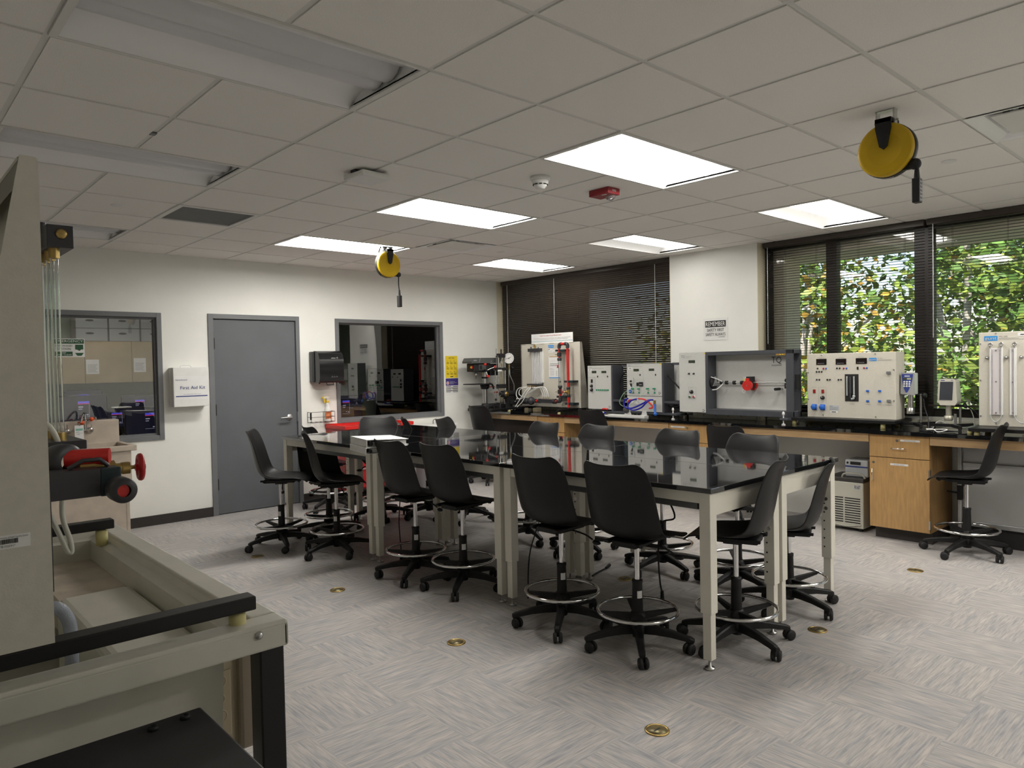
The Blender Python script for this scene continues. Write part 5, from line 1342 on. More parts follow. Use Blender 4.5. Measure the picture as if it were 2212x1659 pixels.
screws(t, [(.10, q+.625), (.22, q+.625), (.012, q+.55), (.31, q+.55), (.012, q+.42), (.31, q+.42), (.012, q+.29), (.31, q+.29), (.012, q+.16), (.31, q+.16), (.1, q+.012), (.22, q+.012), (.31, q+.05)])
zc = q+.318
obj('drive_head', MB().lathe([(0, 0), (.062, 0), (.066, .012), (.05, .03), (0, .032)], (.351, .09, zc), (1, 0, 0), 24), MT['rubber'], t)
obj('drive_plate', MB().prism([(.0, .065), (.045, -.035), (-.045, -.035)], 'x', .372, .388).xf(Matrix.Translation((0, .09, zc))), MT['alu'], t)
obj('drive_cable', MB().tube([(.36, .04, zc+.06), (.42, .05, zc+.04), (.47, .08, zc+.01)], .005, n=7, smooth_pts=4).tube([(.37, .05, zc-.075), (.43, .05, zc-.065), (.48, .08, zc-.01)], .006, n=7, smooth_pts=4), MT['white'], t)
obj('shaft', MB().cyl((.388, .09, zc), (1.20, .09, zc+.004), .008, n=14), MT['steel'], t)
for x in (.454, .513, .601, .687): obj('collar', MB().cyl((x-.013, .09, zc), (x+.013, .09, zc), .019, n=16), MT['rubber'], t)
obj('motor_block', MB().box(.745, .815, .06, .12, zc-.055, zc+.062, .004), MT['rubber'], t)
for y in (.045, .145): obj('red_weight', MB().cyl((.775, y-.016, zc-.027), (.775, y+.012, zc-.027), .051, n=28).mat(1).cyl((.775, y-.018, zc-.027), (.775, y-.014, zc-.027), .006, n=10), [MT['red'], MT['steel']], t)
obj('red_clip', MB().box(.75, .79, .045, .06, zc+.01, zc+.045, .004), MT['red'], t)
obj('warning_label', MB().prism([(.715, zc+.02), (.738, zc+.02), (.7265, zc+.055)], 'y', .055, .057).mat(1).box(.74, .752, .055, .057, zc+.02, zc+.06), [MT['yel'], MT['paper']], t)
obj('cable_loop', MB().torus((.735, .04, zc-.085), .018, .0035, (0, 1, .2), 18, 6), MT['white'], t)
obj('end_bearing', MB().box(1.145, 1.20, .075, .105, zc-.055, zc-.005, .003).cyl((1.15, .09, zc+.024), (1.19, .09, zc+.024), .018, n=14).mat(1).cyl((1.168, .073, zc-.02), (1.172, .073, zc-.045), .006, n=8), [MT['rubber'], MT['white']], t)
obj('peg', MB().cyl((1.08, .16, q+.257), (1.06, .06, q+.256), .012, n=14).mat(1).cyl((1.075, .12, q+.257), (1.06, .055, q+.256), .014, n=14), [MT['steel'], MT['rubber']], t)
obj('latch_block', MB().box(1.272, 1.30, .03, .09, q+.26, q+.40, .002), MT['rubber'], t)
for x, y in ((-.05, -.055), (1.20, -.055), (-.03, .12), (1.25, .12)):
    f = obj('outrigger', MB().box(x-.03, x+.05, y-.02, .1, q-.032, q-.011, .002), SL, t)
    obj('levelling_screw', MB().cyl((x, y, .0), (x, y, q+.02), .006, n=8).lathe([(0, 0), (.018, 0), (.018, .008), (.006, .012)], (x, y, 0), n=14).lathe([(0, 0), (.010, 0), (.013, .012), (.011, .026), (.005, .034), (0, .036)], (x, y, q+.015), n=12), MT['white'] if y < 0 else MT['steel'], f)

# ---------------------------------------------------------------- heat control panel with blue sockets
t = thing('process_panel', 'ivory process control panel with three red led windows and two blue sockets', 'lab apparatus', (-.20, -4.66, CT), R(-90))
obj('base_board', MB().box(-.16, .81, -.10, .30, .045, .075, .004), MT['edge'], t)
for x, y in ((-.10, -.06), (.70, -.06), (-.1, .27), (.7, .27)): obj('rubber_foot', MB().lathe([(0, 0), (.021, 0), (.019, .0455), (0, .0455)], (x, y, 0), n=14), MT['yfoot'], t)
q = .092; 
obj('cabinet', MB().box(0, .787, 0, .20, .0755, q+.577, .004), MT['ivory'], t)
for a, b, c, d in ((.090, .186, .472, .527), (.271, .366, .472, .525), (.451, .547, .476, .527)):
    w_ = obj('led_window', MB().box(a, b, -.005, 0, q+c, q+d, .001), MT['led'], t)
    obj('led_digits', MB().box(a+.014, a+.026, -.006, -.004, q+c+.010, q+c+.014).box(a+.03, a+.042, -.006, -.004, q+c+.010, q+c+.014).box(a+.046, a+.058, -.006, -.004, q+c+.010, q+c+.014).box(a+.062, a+.074, -.006, -.004, q+c+.010, q+c+.014), MT['inkg'], w_)
mb = MB().rect(.564, .628, q+.498, q+.527, 0).mat(1).text('gunt', .596, q+.505, .020, (.596, -.0026, q+.504), 'CENTER', .058)
mb.mat(2).text('WL 202', .635, q+.515, .009, (.634, -.0012, q+.517)).box(.634, .756, -.001, 0, q+.507, q+.509).box(.634, .75, -.001, 0, q+.501, q+.5025)
obj('maker_plate', mb, [MT['logo'], MT['ivory'], MT['inkg']], t)
def jack(x, z, m_, r=.006): obj('jack_socket', MB().lathe([(0, 0), (r*1.4, 0), (r*1.3, .004), (r, .008), (r*.4, .009), (0, .005)], (x, 0, q+z), (0, -1, 0), 12), MT[m_], t)
for x, z, m_ in ((.101, .438, 'rubber'), (.157, .437, 'redt'), (.181, .437, 'blue'), (.281, .438, 'rubber'), (.306, .438, 'rubber'), (.342, .437, 'redt'), (.367, .437, 'blue'), (.521, .438, 'redt'), (.545, .438, 'blue'),
                 (.092, .407, 'rubber'), (.116, .407, 'rubber'), (.140, .407, 'rubber'), (.092, .333, 'rubber'), (.117, .333, 'rubber'), (.192, .333, 'rubber'), (.216, .333, 'rubber'), (.294, .333, 'rubber'), (.317, .333, 'rubber')): jack(x, z, m_)
obj('toggle_switch', MB().box(.460, .474, -.008, 0, q+.425, q+.45, .002), MT['rubber'], t)
obj('flow_window', MB().box(.352, .473, -.004, 0, q+.138, q+.384, .002), MT['ink'], t)
fw_ = mat('clear tube', (.45, .47, .47), .15)
obj('flow_tube', MB().cyl((.376, -.014, q+.19), (.376, -.014, q+.365), .007, n=10).cyl((.437, -.014, q+.20), (.437, -.014, q+.365), .007, n=10).ball((.436, -.014, q+.185), .013, 10).tube([(.436, -.014, q+.19), (.434, -.016, q+.165), (.415, -.016, q+.16)], .010, n=8), fw_, t)
obj('sensor_rod', MB().cyl((.405, -.016, q+.21), (.405, -.016, q+.36), .013, n=12).tube([(.405, -.016, q+.215), (.405, -.016, q+.18), (.415, -.016, q+.162)], .008, n=8), MT['pvc'], t)
for x in (.069, .150): obj('red_switch', MB().box(x-.012, x+.012, -.009, 0, q+.208, q+.242, .002), mat('red rocker', (.28, .02, .02), .3), t)
knob(t, .148, q+.166, .017)
for x in (.069, .148): obj('blue_socket', MB().box(x-.024, x+.024, -.012, 0, q+.050, q+.105, .006).lathe([(0, 0), (.024, 0), (.024, .02), (.02, .024), (0, .024)], (x, -.01, q+.078), (0, -1, 0), 18), MT['blue'], t)
obj('rating_plate', MB().rect(.208, .296, q+.051, q+.098, 0).mat(1).box(.212, .24, -.0025, -.001, q+.088, q+.093).box(.212, .29, -.0025, -.001, q+.078, q+.080).box(.212, .28, -.0025, -.001, q+.070, q+.072).box(.212, .29, -.0025, -.001, q+.06, q+.062), [mat('silver label', (.5, .53, .56), .5), MT['inkg']], t)
obj('asset_label', MB().rect(.218, .282, q+.028, q+.046, 0).mat(1).box(.23, .27, -.0025, -.001, q+.034, q+.040), [MT['paper'], MT['ink']], t)
for x, z in ((.553, .234), (.655, .235), (.553, .144), (.654, .146)): obj('blue_clip', MB().box(x-.011, x+.011, -.016, 0, q+z-.009, q+z+.008, .003), MT['blue'], t)
for x, z, s_ in ((.730, .395, .016), (.731, .148, .014)): obj('grey_clip', MB().box(x-s_, x+s_, -.022, 0, q+z-.012, q+z+.012, .003), MT['tray'], t)
obj('panel_print', MB().box(.041, .095, -.001, .0, q+.262, q+.2635).box(.11, .18, -.001, 0, q+.262, q+.2635).box(.11, .111, -.001, 0, q+.11, q+.26).box(.179, .18, -.001, 0, q+.11, q+.26).box(.10, .17, -.001, 0, q+.535, q+.537).box(.3, .34, -.001, 0, q+.535, q+.537).box(.47, .52, -.001, 0, q+.535, q+.537).box(.39, .43, -.001, 0, q+.115, q+.117).box(.53, .58, -.001, 0, q+.112, q+.114).box(.63, .69, -.001, 0, q+.112, q+.114).box(.70, .76, -.001, 0, q+.112, q+.114), MT['inkg'], t)
mb = MB()
for x, z in ((.14, .56), (.617, .562), (.012, .40), (.77, .42), (.012, .15), (.77, .15), (.15, .006), (.617, .006)): mb.cyl((x, 0, q+z), (x, -.004, q+z), .006, n=10)
obj('panel_screw', mb, MT['steel'], t)

# ---------------------------------------------------------------- two viscometers on a black foot
def foot3(t, cx, cy):
    mb = MB()
    for a in (-60, 60, 180):
        c, s_ = math.cos(R(a)), math.sin(R(a))
        mb.prism([(cx-s_*.02, cy+c*.02), (cx+s_*.02, cy-c*.02), (cx+c*.20+s_*.012, cy+s_*.20-c*.012), (cx+c*.20-s_*.012, cy+s_*.20+c*.012)], 'z', .03, .055)
    o = obj('tripod_base', mb, MT['edge'], t)
    for a in (-60, 60, 180): obj('levelling_foot', MB().cyl((cx+math.cos(R(a))*.185, cy+math.sin(R(a))*.185, 0), (cx+math.cos(R(a))*.185, cy+math.sin(R(a))*.185, .031), .012, n=10), MT['rubber'], o)
t = thing('viscometer', 'viscometer head with blue keypad on a steel post', 'viscometer', (-.13, -5.463, CT), R(-90))
q = .072
obj('head_case', MB().box(0, .102, .006, .105, .295, .480, .006), mat('pale mint case', (.55, .60, .55), .45), t)
obj('face_plate', MB().prism([(.0, .485), (.104, .485), (.106, .29), (-.006, .30)], 'y', 0, .008), mat('grey face', (.36, .36, .36), .4), t)
obj('blue_keypad', MB().prism([(.006, .473), (.097, .473), (.09, .42), (.074, .365), (.055, .322), (.045, .312), (.036, .32), (.02, .365), (.011, .42)], 'y', -.003, 0), mat('keypad blue', (.035, .06, .28), .4), t)
obj('lcd_window', MB().box(.018, .082, -.005, -.003, .424, .441).mat(1).box(.018, .05, -.0055, -.005, .425, .44), [mat('pale lcd', (.4, .42, .3), .3), MT['lcd']], t)
obj('name_print', MB().box(.03, .072, -.0042, -.003, .452, .459), MT['paper'], t)
for r_ in range(3):
    for c_ in range(3): obj('key', MB().lathe([(0, 0), (.0085, 0), (.0075, .003), (0, .003)], (.028+.021*c_-.001*r_, -.003, .405-.019*r_), (0, -1, 0), 12), MT['white'], t)
obj('spindle_guard', MB().cyl((.06, .05, .29), (.06, .05, .18), .022, n=18).lathe([(0, .125), (.03, .125), (.032, .13), (.032, .178), (.024, .182)], (.06, .05, 0), n=20), MT['steel'], t)
obj('post', MB().cyl((.128, .09, .03), (.128, .09, .30), .009, n=14), MT['steel'], t)
obj('clamp_knob', MB().cyl((.10, .09, .29), (.15, .09, .29), .008).lathe([(0, 0), (.022, 0), (.024, .01), (.02, .022), (0, .022)], (.15, .09, .285), (1, 0, 0), 16), MT['rubber'], t)
foot3(t, .11, .02)
t = thing('viscometer', 'ivory viscometer head with big dark touch screen', 'viscometer', (-.15, -5.765, CT), R(-90))
CIV = mat('cream case', (.60, .575, .50), .42)
o = obj('head_case', MB().prism([(.006, .43), (.115, .43), (.125, .405), (.135, .24), (.12, .212), (.01, .212), (-.010, .24), (-.004, .41)], 'y', 0, .11), CIV, t)
bake(o, [('BEVEL', dict(width=.012, segments=3, limit_method='ANGLE'))])
obj('touch_screen', MB().prism([(.012, .408), (.108, .408), (.100, .256), (.004, .256)], 'y', -.003, .002), mat('dark screen', (.055, .06, .07), .25), t)
obj('name_print', MB().box(.015, .045, -.0008, .001, .416, .423).box(.09, .105, -.0008, .001, .419, .423), MT['inkb'], t)
obj('top_button', MB().box(.10, .125, .03, .06, .430, .436, .002), MT['rubber'], t)
obj('spindle_guard', MB().cyl((.058, .05, .22), (.058, .05, .125), .022, n=18).lathe([(0, .082), (.030, .082), (.034, .09), (.034, .12), (.024, .125)], (.058, .05, 0), n=20), mat('champagne steel', (.52, .50, .42), .4, .6), t)
obj('post', MB().cyl((.135, .08, .05), (.135, .08, .22), .009, n=14).box(.105, .122, .02, .04, .055, .14, .002), MT['steel'], t)
obj('clamp_knob', MB().box(.10, .16, .07, .10, .195, .215, .003).lathe([(0, 0), (.018, 0), (.024, .008), (.022, .02), (0, .022)], (.16, .085, .205), (1, 0, .3), 16), MT['rubber'], t)
foot3(t, .10, .03)
for lb, pts, r_, m_ in (('black cable from the blue keypad viscometer down to the worktop', [(-.03, -5.61, 1.2), (-.10, -5.64, 1.12), (-.2, -5.70, 1.02), (-.26, -5.72, .94)], .0045, 'rubber'),
                        ('black cable running from the touch screen viscometer towards the white manometer panel', [(-.03, -5.92, 1.14), (-.02, -6.0, 1.08), (-.03, -6.06, .99), (-.06, -6.08, .935)], .0045, 'rubber'),
                        ('white cable arching behind the two viscometers', [(-.06, -5.69, .935), (-.05, -5.72, .99), (-.05, -5.76, .995), (-.05, -5.80, .97)], .004, 'white'),
                        ('white cable standing behind the touch screen viscometer', [(-.01, -5.96, 1.10), (-.01, -5.98, 1.04), (-.02, -5.99, .935)], .0035, 'white'),
                        ('tangled black cables lying on the worktop below the viscometers', [(-.28, -5.66, .936), (-.33, -5.74, .936), (-.26, -5.80, .945), (-.34, -5.86, .936), (-.28, -5.92, .936), (-.36, -5.95, .945), (-.27, -5.76, .94), (-.36, -5.80, .938)], .0045, 'rubber'),
                        ('white and black thin cables knotted on the worktop before the viscometers', [(-.31, -5.72, .95), (-.35, -5.78, .955), (-.38, -5.83, .936), (-.33, -5.88, .955), (-.37, -5.74, .95)], .0035, 'white')):
    cable(lb, pts, r_, MT[m_], grp='instrument cables')
t = thing('base_tray', 'grey green block on a yellow foot in front of the white manometer panel', 'block', (-.30, -6.04, CT))
obj('bar', MB().box(-.05, .24, -.02, .02, .03, .055, .003), mat('grey green bar', (.10, .12, .10), .5), t)
obj('rubber_foot', MB().lathe([(0, 0), (.02, 0), (.018, .03), (0, .03)], (-.02, 0, 0), n=14), MT['yfoot'], t)

# ---------------------------------------------------------------- manometer panel at the end of the bench
t = thing('manometer_panel', 'white wall of manometer scales on an ivory panel at the bench end', 'lab apparatus', (-.20, -6.07, CT), R(-90))
q = .072
obj('base_bar', MB().box(-.01, .60, -.24, .12, .03, .058, .003), MT['edge'], t)
for x, y in ((.04, -.2), (.55, -.2), (.04, .1), (.55, .1)): obj('rubber_foot', MB().lathe([(0, 0), (.02, 0), (.018, .031), (0, .031)], (x, y, 0), n=14), MT['yfoot'], t)
obj('panel', MB().box(0, .60, 0, .03, .0585, q+.73, .004), MT['ivory'], t)
mb = MB().rect(.038, .129, q+.662, q+.700, 0).mat(1).text('gunt', .0835, q+.672, .026, (.0835, -.0026, q+.671), 'CENTER', .082)
mb.mat(2).text('WL 203', .137, q+.686, .012, (.137, -.0012, q+.687), w=.058).box(.137, .27, -.001, 0, q+.677, q+.6795).box(.137, .31, -.001, 0, q+.668, q+.670)
obj('maker_plate', mb, [MT['logo'], MT['ivory'], MT['inkg']], t)
PL = mat('pale lilac scale', (.66, .62, .63), .5)
for a, b, sc in ((.075, .167, (.095, .146)), (.211, .255, (.232,)), (.33, .375, (.35,))):
    s_ = obj('scale_board', MB().box(a, b, -.014, 0, q+.077, q+.604, .003).mat(1).box(a+.012, b-.012, -.015, -.0135, q+.08, q+.60), [MT['white'], PL], t)
    mb = MB()
    for x in sc:
        for k in range(48): mb.box(x-.004, x+.005, -.0158, -.0148, q+.09+.0105*k, q+.0925+.0105*k)
    obj('scale_marks', mb, MT['ink'], s_)
    for x in ((a+.008, b-.008) if len(sc) > 1 else (b-.012,)): obj('glass_tube', MB().cyl((x, -.02, q+.077), (x, -.02, q+.604), .0045, n=8), TUBE, s_)
    obj('scale_screw', MB().cyl(((a+b)/2, -.014, q+.585), ((a+b)/2, -.019, q+.585), .006, n=8).cyl(((a+b)/2, -.014, q+.34), ((a+b)/2, -.019, q+.34), .006, n=8).cyl(((a+b)/2, -.014, q+.095), ((a+b)/2, -.019, q+.095), .006, n=8), MT['steel'], s_)
for x in (.083, .155, .244, .36): obj('tube_valve', MB().cyl((x, 0, q+.632), (x, -.03, q+.632), .012, n=14).torus((x+.004, -.03, q+.634), .012, .004, (0, 1, 0), 14, 6).cyl((x, -.018, q+.628), (x, -.018, q+.60), .006, n=8), MT['steel'], t)
for x in (.058, .188, .286): obj('hose_nipple', MB().lathe([(0, 0), (.014, 0), (.014, .008), (.008, .012), (.007, .022), (0, .022)], (x, 0, q+.529), (0, -1, 0), 14), MT['steel'], t)
obj('loop_hose', MB().tube([(.086, -.02, q+.077), (.09, -.02, q+.045), (.118, -.02, q+.022), (.15, -.02, q+.045), (.157, -.02, q+.077)], .0042, n=7, smooth_pts=5).tube([(.243, -.02, q+.077), (.26, -.02, q+.04), (.30, -.02, q+.02), (.37, -.02, q+.03)], .0042, n=7, smooth_pts=5), fw_, t)
obj('asset_label', MB().rect(.262, .32, q+.692, q+.718, 0).mat(1).box(.28, .305, -.0025, -.001, q+.702, q+.708), [MT['paper'], MT['ink']], t)
mb = MB()
for x, z in ((.118, .72), (.012, .64), (.012, .35), (.012, .065), (.118, .01)): mb.cyl((x, 0, q+z), (x, -.004, q+z), .006, n=10)
obj('panel_screw', mb, MT['steel'], t)

# ---------------------------------------------------------------- under the bench
t = thing('chiller', 'beige recirculating chiller on the floor under the bench beside the maple cupboard', 'chiller', (-.30, -4.865, 0), R(-90))
obj('case', MB().box(0, .342, .0, .36, .03, .44, .008), MT['ibeige'] if False else mat('putty enamel', (.52, .51, .44), .5), t)
obj('lid', MB().box(0, .342, .0, .36, .44, .475, .004), mat('dark lid', (.05, .045, .042), .4), t)
mb = MB()
for k in range(11): mb.box(.03, .165, -.002, .002, .075+.0215*k, .084+.0215*k).box(.18, .315, -.002, .002, .075+.0215*k, .084+.0215*k)
obj('vent_slot', mb, MT['ink'], t)
obj('vent_lip', MB().tube([(.02, -.004, .065), (.17, -.012, .045), (.32, -.004, .065)], .006, n=6, smooth_pts=5), mat('putty lip', (.50, .49, .42), .5), t)
mb = MB().box(.03, .09, -.001, .001, .33, .337); obj('red_print', mb, MT['redt'], t)
mb = MB().text('R167', .235, .385, .030, (.265, -.0012, .385), 'LEFT', .05); obj('handwriting', mb, MT['inkb'], t)
obj('lid_handle', MB().tube([(.14, .04, .475), (.16, .04, .505), (.24, .04, .515), (.32, .04, .505), (.34, .04, .475)], .009, n=8, smooth_pts=4), mat('putty handle', (.45, .44, .38), .5), t)
hd = obj('controller_head', MB().box(.14, .342, .10, .34, .475, .630, .012), mat('pale grey head', (.50, .52, .53), .45), t)
obj('display', MB().box(.19, .28, .096, .101, .585, .612).mat(1).box(.145, .34, .097, .101, .562, .574).mat(0).cyl((.165, .097, .60), (.165, .10, .60), .01, n=10), [MT['ink'], MT['inkb']], hd)
for x, y in ((.04, .04), (.30, .04), (.04, .32), (.30, .32)): obj('foot', MB().cyl((x, y, 0), (x, y, .031), .018, n=10), MT['rubber'], t)
t = thing('rolling_board', 'aluminium framed board stored on the floor under the bench behind the chair', 'board', (-.12, -5.90, 0), R(-90))
obj('panel', MB().box(.03, 1.3, .02, .035, .19, .88), mat('pale grey board', (.50, .50, .50), .5), t)
obj('frame_rail', MB().box(.03, 1.3, .0, .04, .645, .67, .003).box(.03, 1.3, 0, .045, .15, .19, .004), MT['alu'], t)
obj('kick_rail', MB().box(.03, 1.3, .03, .05, 0.0, .15), MT['ink'], t)
obj('post', MB().box(.0, .026, -.02, .02, 0.0, .86, .002).mat(1).box(.012, .014, -.0206, -.0195, 0, .86), [MT['alu'], MT['inkg']], t)
obj('clamp', MB().box(-.004, .03, -.03, .025, .36, .48, .003).tube([(.0, -.03, .42), (-.075, -.035, .425)], .007, n=8), MT['rubber'], t)

# ---------------------------------------------------------------- hydraulics bench nearest the camera
BX0, BX1, BY0, BY1, BZ = -7.03, -6.253, -6.512, -5.262, 1.062
FB = MT['fibre']
t = thing('hydraulics_bench', 'ivory fibreglass hydraulics bench top with sunken tank on black legs', 'workbench', (0, 0, 0))
mb = MB()
rw = .055
# rim: rounded lip with skirt
for a, b, c, d in ((BX0, BX1, BY0, BY0+rw), (BX0, BX1, BY1-rw, BY1), (BX0, BX0+rw, BY0+rw, BY1-rw), (BX1-rw, BX1, BY0+rw, BY1-rw)):
    mb.box(a, b, c, d, BZ-.014, BZ, .006, 3)
for a, b, c, d in ((BX0, BX1, BY0, BY0+.012), (BX0, BX1, BY1-.012, BY1), (BX0, BX0+.012, BY0, BY1), (BX1-.012, BX1, BY0, BY1)):
    mb.box(a, b, c, d, BZ-.052, BZ-.006, .005, 3)
ix0, ix1, iy0, iy1 = BX0+rw, BX1-rw, BY0+rw, BY1-rw
# inner ledge then walls (sloping inwards)
lz, lw = BZ-.022, .035
def ring(a, b):
    (x0, x1, y0, y1, z), (X0, X1, Y0, Y1, Zz) = a, b
    P = [(x0, y0, z), (x1, y0, z), (x1, y1, z), (x0, y1, z)]; Q = [(X0, Y0, Zz), (X1, Y0, Zz), (X1, Y1, Zz), (X0, Y1, Zz)]
    for k in range(4): mb.quad(P[k], Q[k], Q[(k+1) % 4], P[(k+1) % 4])
ring((ix0, ix1, iy0, iy1, BZ-.008), (ix0+.008, ix1-.008, iy0+.008, iy1-.008, lz))
ring((ix0+.008, ix1-.008, iy0+.008, iy1-.008, lz), (ix0+lw, ix1-lw, iy0+lw, iy1-lw, lz-.004))
jx0, jx1, jy0, jy1 = ix0+lw, ix1-lw, iy0+lw, iy1-lw
ring((jx0, jx1, jy0, jy1, lz-.004), (jx0+.01, jx1-.01, jy0+.01, jy1-.01, .72))
mb.box(jx0, jx1, jy0, jy1, .70, .722)
obj('tank_rim', mb, FB, t)
# raised shelf in the tank
o = obj('tank_shelf', MB().box(-6.515, jx1-.006, jy0+.012, -5.80, .722, 1.0, .018, 3), FB, t)
# outside of the tank shell
mb = MB().box(BX0+.05, -6.50, BY0+.11, BY1-.08, .66, .70).box(BX0+.05, -6.505, BY0+.105, BY0+.125, .66, 1.0).box(-6.50, -6.33, BY0+.14, BY1-.08, .9, .98)
obj('tank_underside', mb, MT['frough'], t)
for x in (-6.305, BX0+.01):
    for y in (BY0+.014, BY1-.064):
        obj('leg', MB().box(x, x+.048, y, y+.05, 0, BZ-.016, .003), MT['edge'], t)
obj('leg_brace', MB().box(BX0+.06, -6.305, BY1-.055, BY1-.025, .12, .16).box(BX0+.06, -6.305, BY0+.025, BY0+.055, .12, .16), MT['edge'], t)
obj('rim_screw', MB().lathe([(0, 0), (.008, 0), (.008, .003), (.004, .007), (0, .007)], (-6.312, BY0+.001, 1.044), (0, -1, 0), 12), MT['steel'], t)
# junction boxes under the rim
t = thing('switch_box', 'beige plastic switch box with knockouts and red switch under the ivory bench rim', 'switch box', (-6.432, -6.37, .775))
o = obj('case', MB().box(0, .172, 0, .10, 0, .195, .008), MT['ibeige'], t)
mb = MB().box(.012, .118, -.004, .001, .03, .165, .003)
obj('knockout_plate', mb, mat('beige abs plate', (.52, .44, .31), .5), t)
for x, z, r_ in ((.03, .135, .010), (.052, .138, .012), (.095, .145, .012), (.06, .095, .020), (.028, .105, .014), (.095, .11, .009), (.095, .075, .012), (.03, .06, .011)):
    obj('knockout', MB().torus((x, -.004, z), r_, .0013, (0, 1, 0), 24, 5), MT['ibeige'], t)
obj('slot', MB().box(.018, .034, -.0052, -.003, .168, .176, .001).box(.085, .10, -.0052, -.003, .176, .184, .001), MT['ink'], t)
obj('cover', MB().box(.130, .176, -.012, .11, -.006, .20, .008), mat('smoky beige cover', (.33, .27, .2), .3), t)
obj('red_switch', MB().cyl((.174, .03, .15), (.186, .03, .15), .024, n=20), MT['red'], t)
t = thing('steel_bracket', 'galvanised steel bracket box beside the beige switch box', 'bracket', (-6.498, -6.36, .86))
mb = MB().box(0, .064, 0, .08, 0, .12, .002).mat(1)
for k in range(4): mb.cyl((.012, -.001, .03+.022*k), (.012, .001, .03+.022*k), .0022, n=8).cyl((.055, -.001, .03+.025*k), (.055, .001, .03+.025*k), .0022, n=8)
mb.cyl((.03, -.001, .075), (.03, .001, .075), .006, n=12)
obj('box', mb, [MT['galv'], MT['ink']], t)
# black bars across the tank carrying the panel
def cross_bar(y, label):
    t = thing('cross_bar', label, 'bar', (0, 0, 0), 0, 'black bars across the tank')
    obj('bar', MB().box(BX0+.05, -6.305, y, y+.04, 1.0855, 1.112, .003), MT['edge'], t)
    for x in (-6.335, BX0+.1): obj('rubber_foot', MB().lathe([(0, 0), (.016, 0), (.016, .042), (0, .046)], (x, y+.02, lz-.002), n=18), MT['yfoot'], t)
cross_bar(-6.489, 'black square bar lying across the near end of the ivory tank')
cross_bar(-5.474, 'black square bar lying across the far end of the ivory tank')
# tall trainer panel seen from its end
t = thing('pipe_trainer', 'tall ivory panel with acrylic tubes and red pipe fittings, seen end on', 'lab apparatus', (0, 0, 0))
PX, PY0, PY1, PZ0, PZ1 = -6.634, -6.489, -5.434, 1.1125, 1.882
mb = MB().box(PX-.006, PX, PY0, PY1, PZ0, PZ1, .003)
for y in (PY0, PY1-.006):
    mb.prism([(PX, PZ0), (PX, PZ1-.006), (PX-.006, PZ1), (PX-.024, PZ1), (PX-.165, PZ0)], 'y', y, y+.006)
mb.box(PX-.026, PX-.003, PY0+.006, PY1-.006, PZ1-.008, PZ1-.002)
mb.add([(PX-.024, PY0+.006, PZ1-.003), (PX-.024, PY1-.006, PZ1-.003), (PX-.034, PY1-.006, PZ1-.055), (PX-.034, PY0+.006, PZ1-.055)], [(0, 1, 2, 3), (3, 2, 1, 0)])
obj('panel_shell', mb, MT['ivory'], t)
mb = MB()
for y, z in ((-6.30, 1.72), (-6.28, 1.715), (-5.9, 1.72), (-5.88, 1.45)): mb.cyl((PX-.006, y, z), (PX-.016, y, z), .007, n=10)
obj('bolt', mb, MT['steel'], t)
mb = MB().box(-6.703, -6.662, PY0-.001, PY0+.0005, 1.274, 1.295); 
sb = obj('asset_sticker', mb, MT['paper'], t)
mb = MB().text('University of South Carolina System', -6.70, 1.2905, .0026, (-6.7025, PY0-.0012, 1.2905), 'LEFT', .037)
rn = random.Random(2); x = -6.7025
while x < -6.678:
    w_ = rn.choice((.0004, .0007, .0011)); mb.box(x, x+w_, PY0-.0016, PY0-.0008, 1.282, 1.289); x += w_+rn.choice((.0005, .0008))
mb.text('*B102591*', -6.70, 1.2765, .0034, (-6.702, PY0-.0012, 1.2768), 'LEFT', .02)
obj('sticker_print', mb, MT['ink'], sb)
# manometer on its front face
my = -5.95
obj('manometer_rail', MB().box(PX, PX+.105, my-.012, my+.0, 1.42, 1.858, .002).xf(Matrix.Identity(4)) if False else MB().box(PX, PX+.096, my+.06, my+.30, 1.36, 1.855, .003), MT['white'], t)
obj('manometer_head', MB().box(PX+.098, PX+.150, my-.02, my+.26, 1.822, 1.872, .002).cyl((PX+.10, my+.05, 1.86), (PX+.10, my+.05, 1.885), .010, n=12), MT['ink'] if False else PV, t)
obj('brass_plug', MB().lathe([(0, 0), (.011, 0), (.011, .003), (.007, .005), (0, .004)], (PX+.126, my-.02, 1.852), (0, -1, 0), 18), MT['brass'], t)
for k in range(6):
    y = my+.005+.045*k
    a = obj('acrylic_tube', MB().cyl((PX+.115, y, 1.40), (PX+.115, y, 1.805), .0085, n=14), MT['acryl'], t)
    obj('tube_nut', MB().cyl((PX+.115, y, 1.80), (PX+.115, y, 1.824), .012, n=6).cyl((PX+.115, y, 1.39), (PX+.115, y, 1.41), .013, n=6), MT['brass'], a)
obj('manometer_foot', MB().box(PX+.05, PX+.16, my-.03, my+.27, 1.372, 1.392, .002), PV, t)
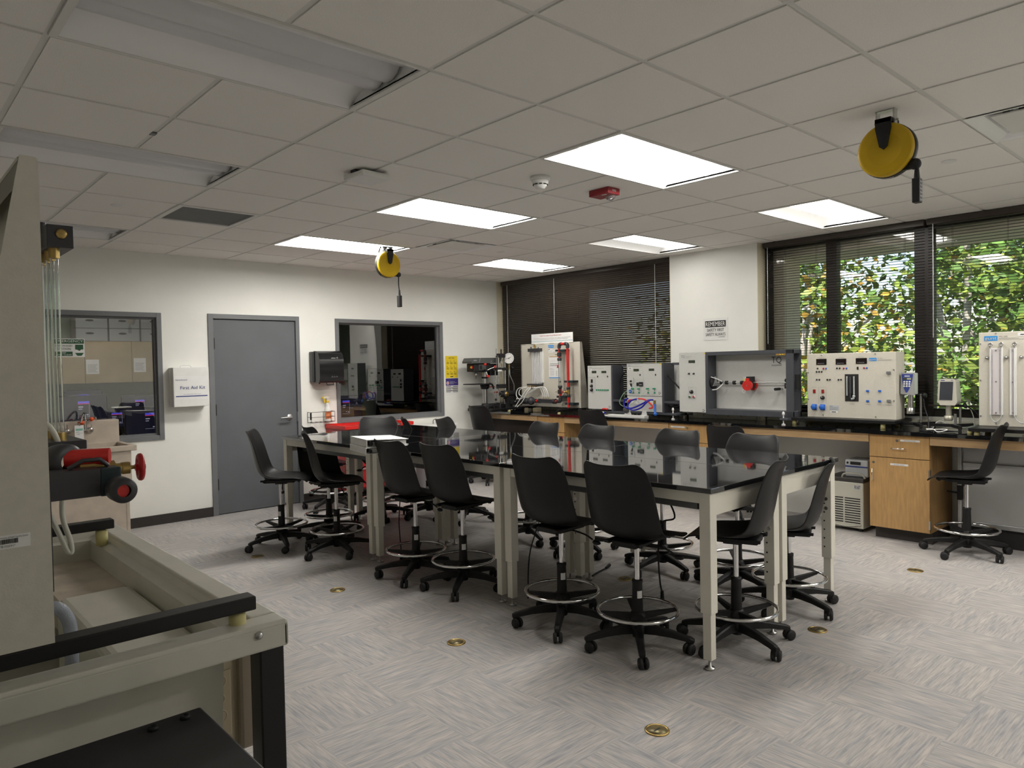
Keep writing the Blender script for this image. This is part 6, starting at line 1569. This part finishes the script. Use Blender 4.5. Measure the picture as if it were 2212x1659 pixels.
# pipe clamp and fittings in front of it
cy = -6.22
obj('clamp_arm', MB().box(PX, PX+.125, cy-.03, cy+.015, 1.302, 1.356, .001).box(PX+.03, PX+.055, cy+.05, cy+.075, 1.112, 1.31), MT['ink'] if False else PV, t)
obj('clamp_block', MB().box(PX+.125, PX+.163, cy-.028, cy+.013, 1.30, 1.355, .003), MT['teal'], t)
obj('pipe_stub', MB().cyl((-6.487, cy-.09, 1.316), (-6.487, cy+.06, 1.316), .0135, n=20).mat(1).cyl((-6.48, cy+.02, 1.372), (-6.552, cy+.05, 1.372), .018, n=18), [MT['red'], MT['red']], t)
obj('pipe_socket', MB().lathe([(.012, 0), (.022, 0), (.0245, .005), (.0245, .04), (.015, .045)], (-6.4835, cy-.095, 1.316), (0, 1, 0), 28), PV, t)
obj('union_ring', MB().lathe([(.018, -.02), (.034, -.02), (.036, -.01), (.036, .012), (.03, .018), (.018, .018)], (-6.555, cy+.055, 1.366), (.45, -.9, 0), 30), PV, t)
v = obj('brass_valve', MB().box(-6.535, -6.49, cy+.015, cy+.05, 1.335, 1.362, .004).cyl((-6.505, cy+.03, 1.347), (-6.47, cy+.03, 1.347), .016, n=8).cyl((-6.47, cy+.03, 1.345), (-6.455, cy+.03, 1.345), .011, n=12).cyl((-6.457, cy+.03, 1.345), (-6.442, cy+.03, 1.345), .0135, n=6).cyl((-6.445, cy+.03, 1.345), (-6.418, cy+.03, 1.345), .004, n=8), MT['brass'], t)
mb = MB().torus((-6.421, cy+.03, 1.344), .0225, .0065, (1, -.12, 0), 28, 9).cyl((-6.431, cy+.03, 1.344), (-6.412, cy+.03, 1.344), .007, n=10)
for k in range(3):
    a = R(30+120*k); mb.cyl((-6.421, cy+.03, 1.344), (-6.421, cy+.03+.022*math.cos(a), 1.344+.022*math.sin(a)), .0038, n=6)
obj('handwheel', mb, MT['redt'], v)
obj('dark_strap', MB().tube([(-6.56, cy-.01, 1.358), (-6.535, cy-.012, 1.372), (-6.505, cy-.012, 1.372), (-6.49, cy-.005, 1.358)], .0045, n=6), PV, t)
WH = mat('translucent white tube', (.66, .66, .58), .35, trans=.15)
obj('white_hose', MB().tube([(-6.59, my, 1.43), (-6.553, my-.01, 1.435), (-6.532, my-.015, 1.405), (-6.523, my-.015, 1.36)], .006, n=9, smooth_pts=6), WH, t)
obj('white_hose', MB().tube([(-6.60, -6.12, 1.33), (-6.578, -6.12, 1.268), (-6.555, -6.12, 1.205), (-6.545, -6.12, 1.178), (-6.538, -6.12, 1.175), (-6.540, -6.12, 1.20), (-6.552, -6.12, 1.25), (-6.550, -6.12, 1.31)], .0052, n=9, smooth_pts=6), WH, t)
obj('drain_hose', MB().tube([(-6.66, -6.27, 1.02), (-6.63, -6.275, 1.09), (-6.60, -6.28, 1.112), (-6.578, -6.285, 1.085), (-6.575, -6.29, 1.03), (-6.578, -6.295, .95), (-6.58, -6.30, .85)], .0115, n=14, smooth_pts=6), mat('ribbed clear hose', (.42, .46, .54), .2, spec=.6, trans=.25, bump=.6, bs=400), t)
# black steel cart top in front of the bench
t = thing('steel_cart', 'matt black steel cart top with two socket bolts beside the ivory bench', 'cart', (0, 0, 0))
obj('top_plate', MB().box(-7.05, -6.424, -7.1, -6.52, .935, .95, .004), mat('matt black sheet', (.028, .028, .031), .5, var=.1, vs=6), t)
for x, y in ((-6.459, -6.548), (-6.511, -6.551)):
    obj('bolt', MB().lathe([(.0, .003), (.0035, .003), (.004, .007), (.0075, .006), (.009, .0), (0, 0)], (x, y, .95), n=18), MT['rubber'], t)
for x in (-7.03, -6.47):
    for y in (-7.08, -6.58): obj('leg', MB().box(x, x+.03, y, y+.03, 0, .936), MT['edge'], t)
obj('lower_shelf', MB().box(-7.03, -6.44, -7.08, -6.55, .25, .27), MT['edge'], t)
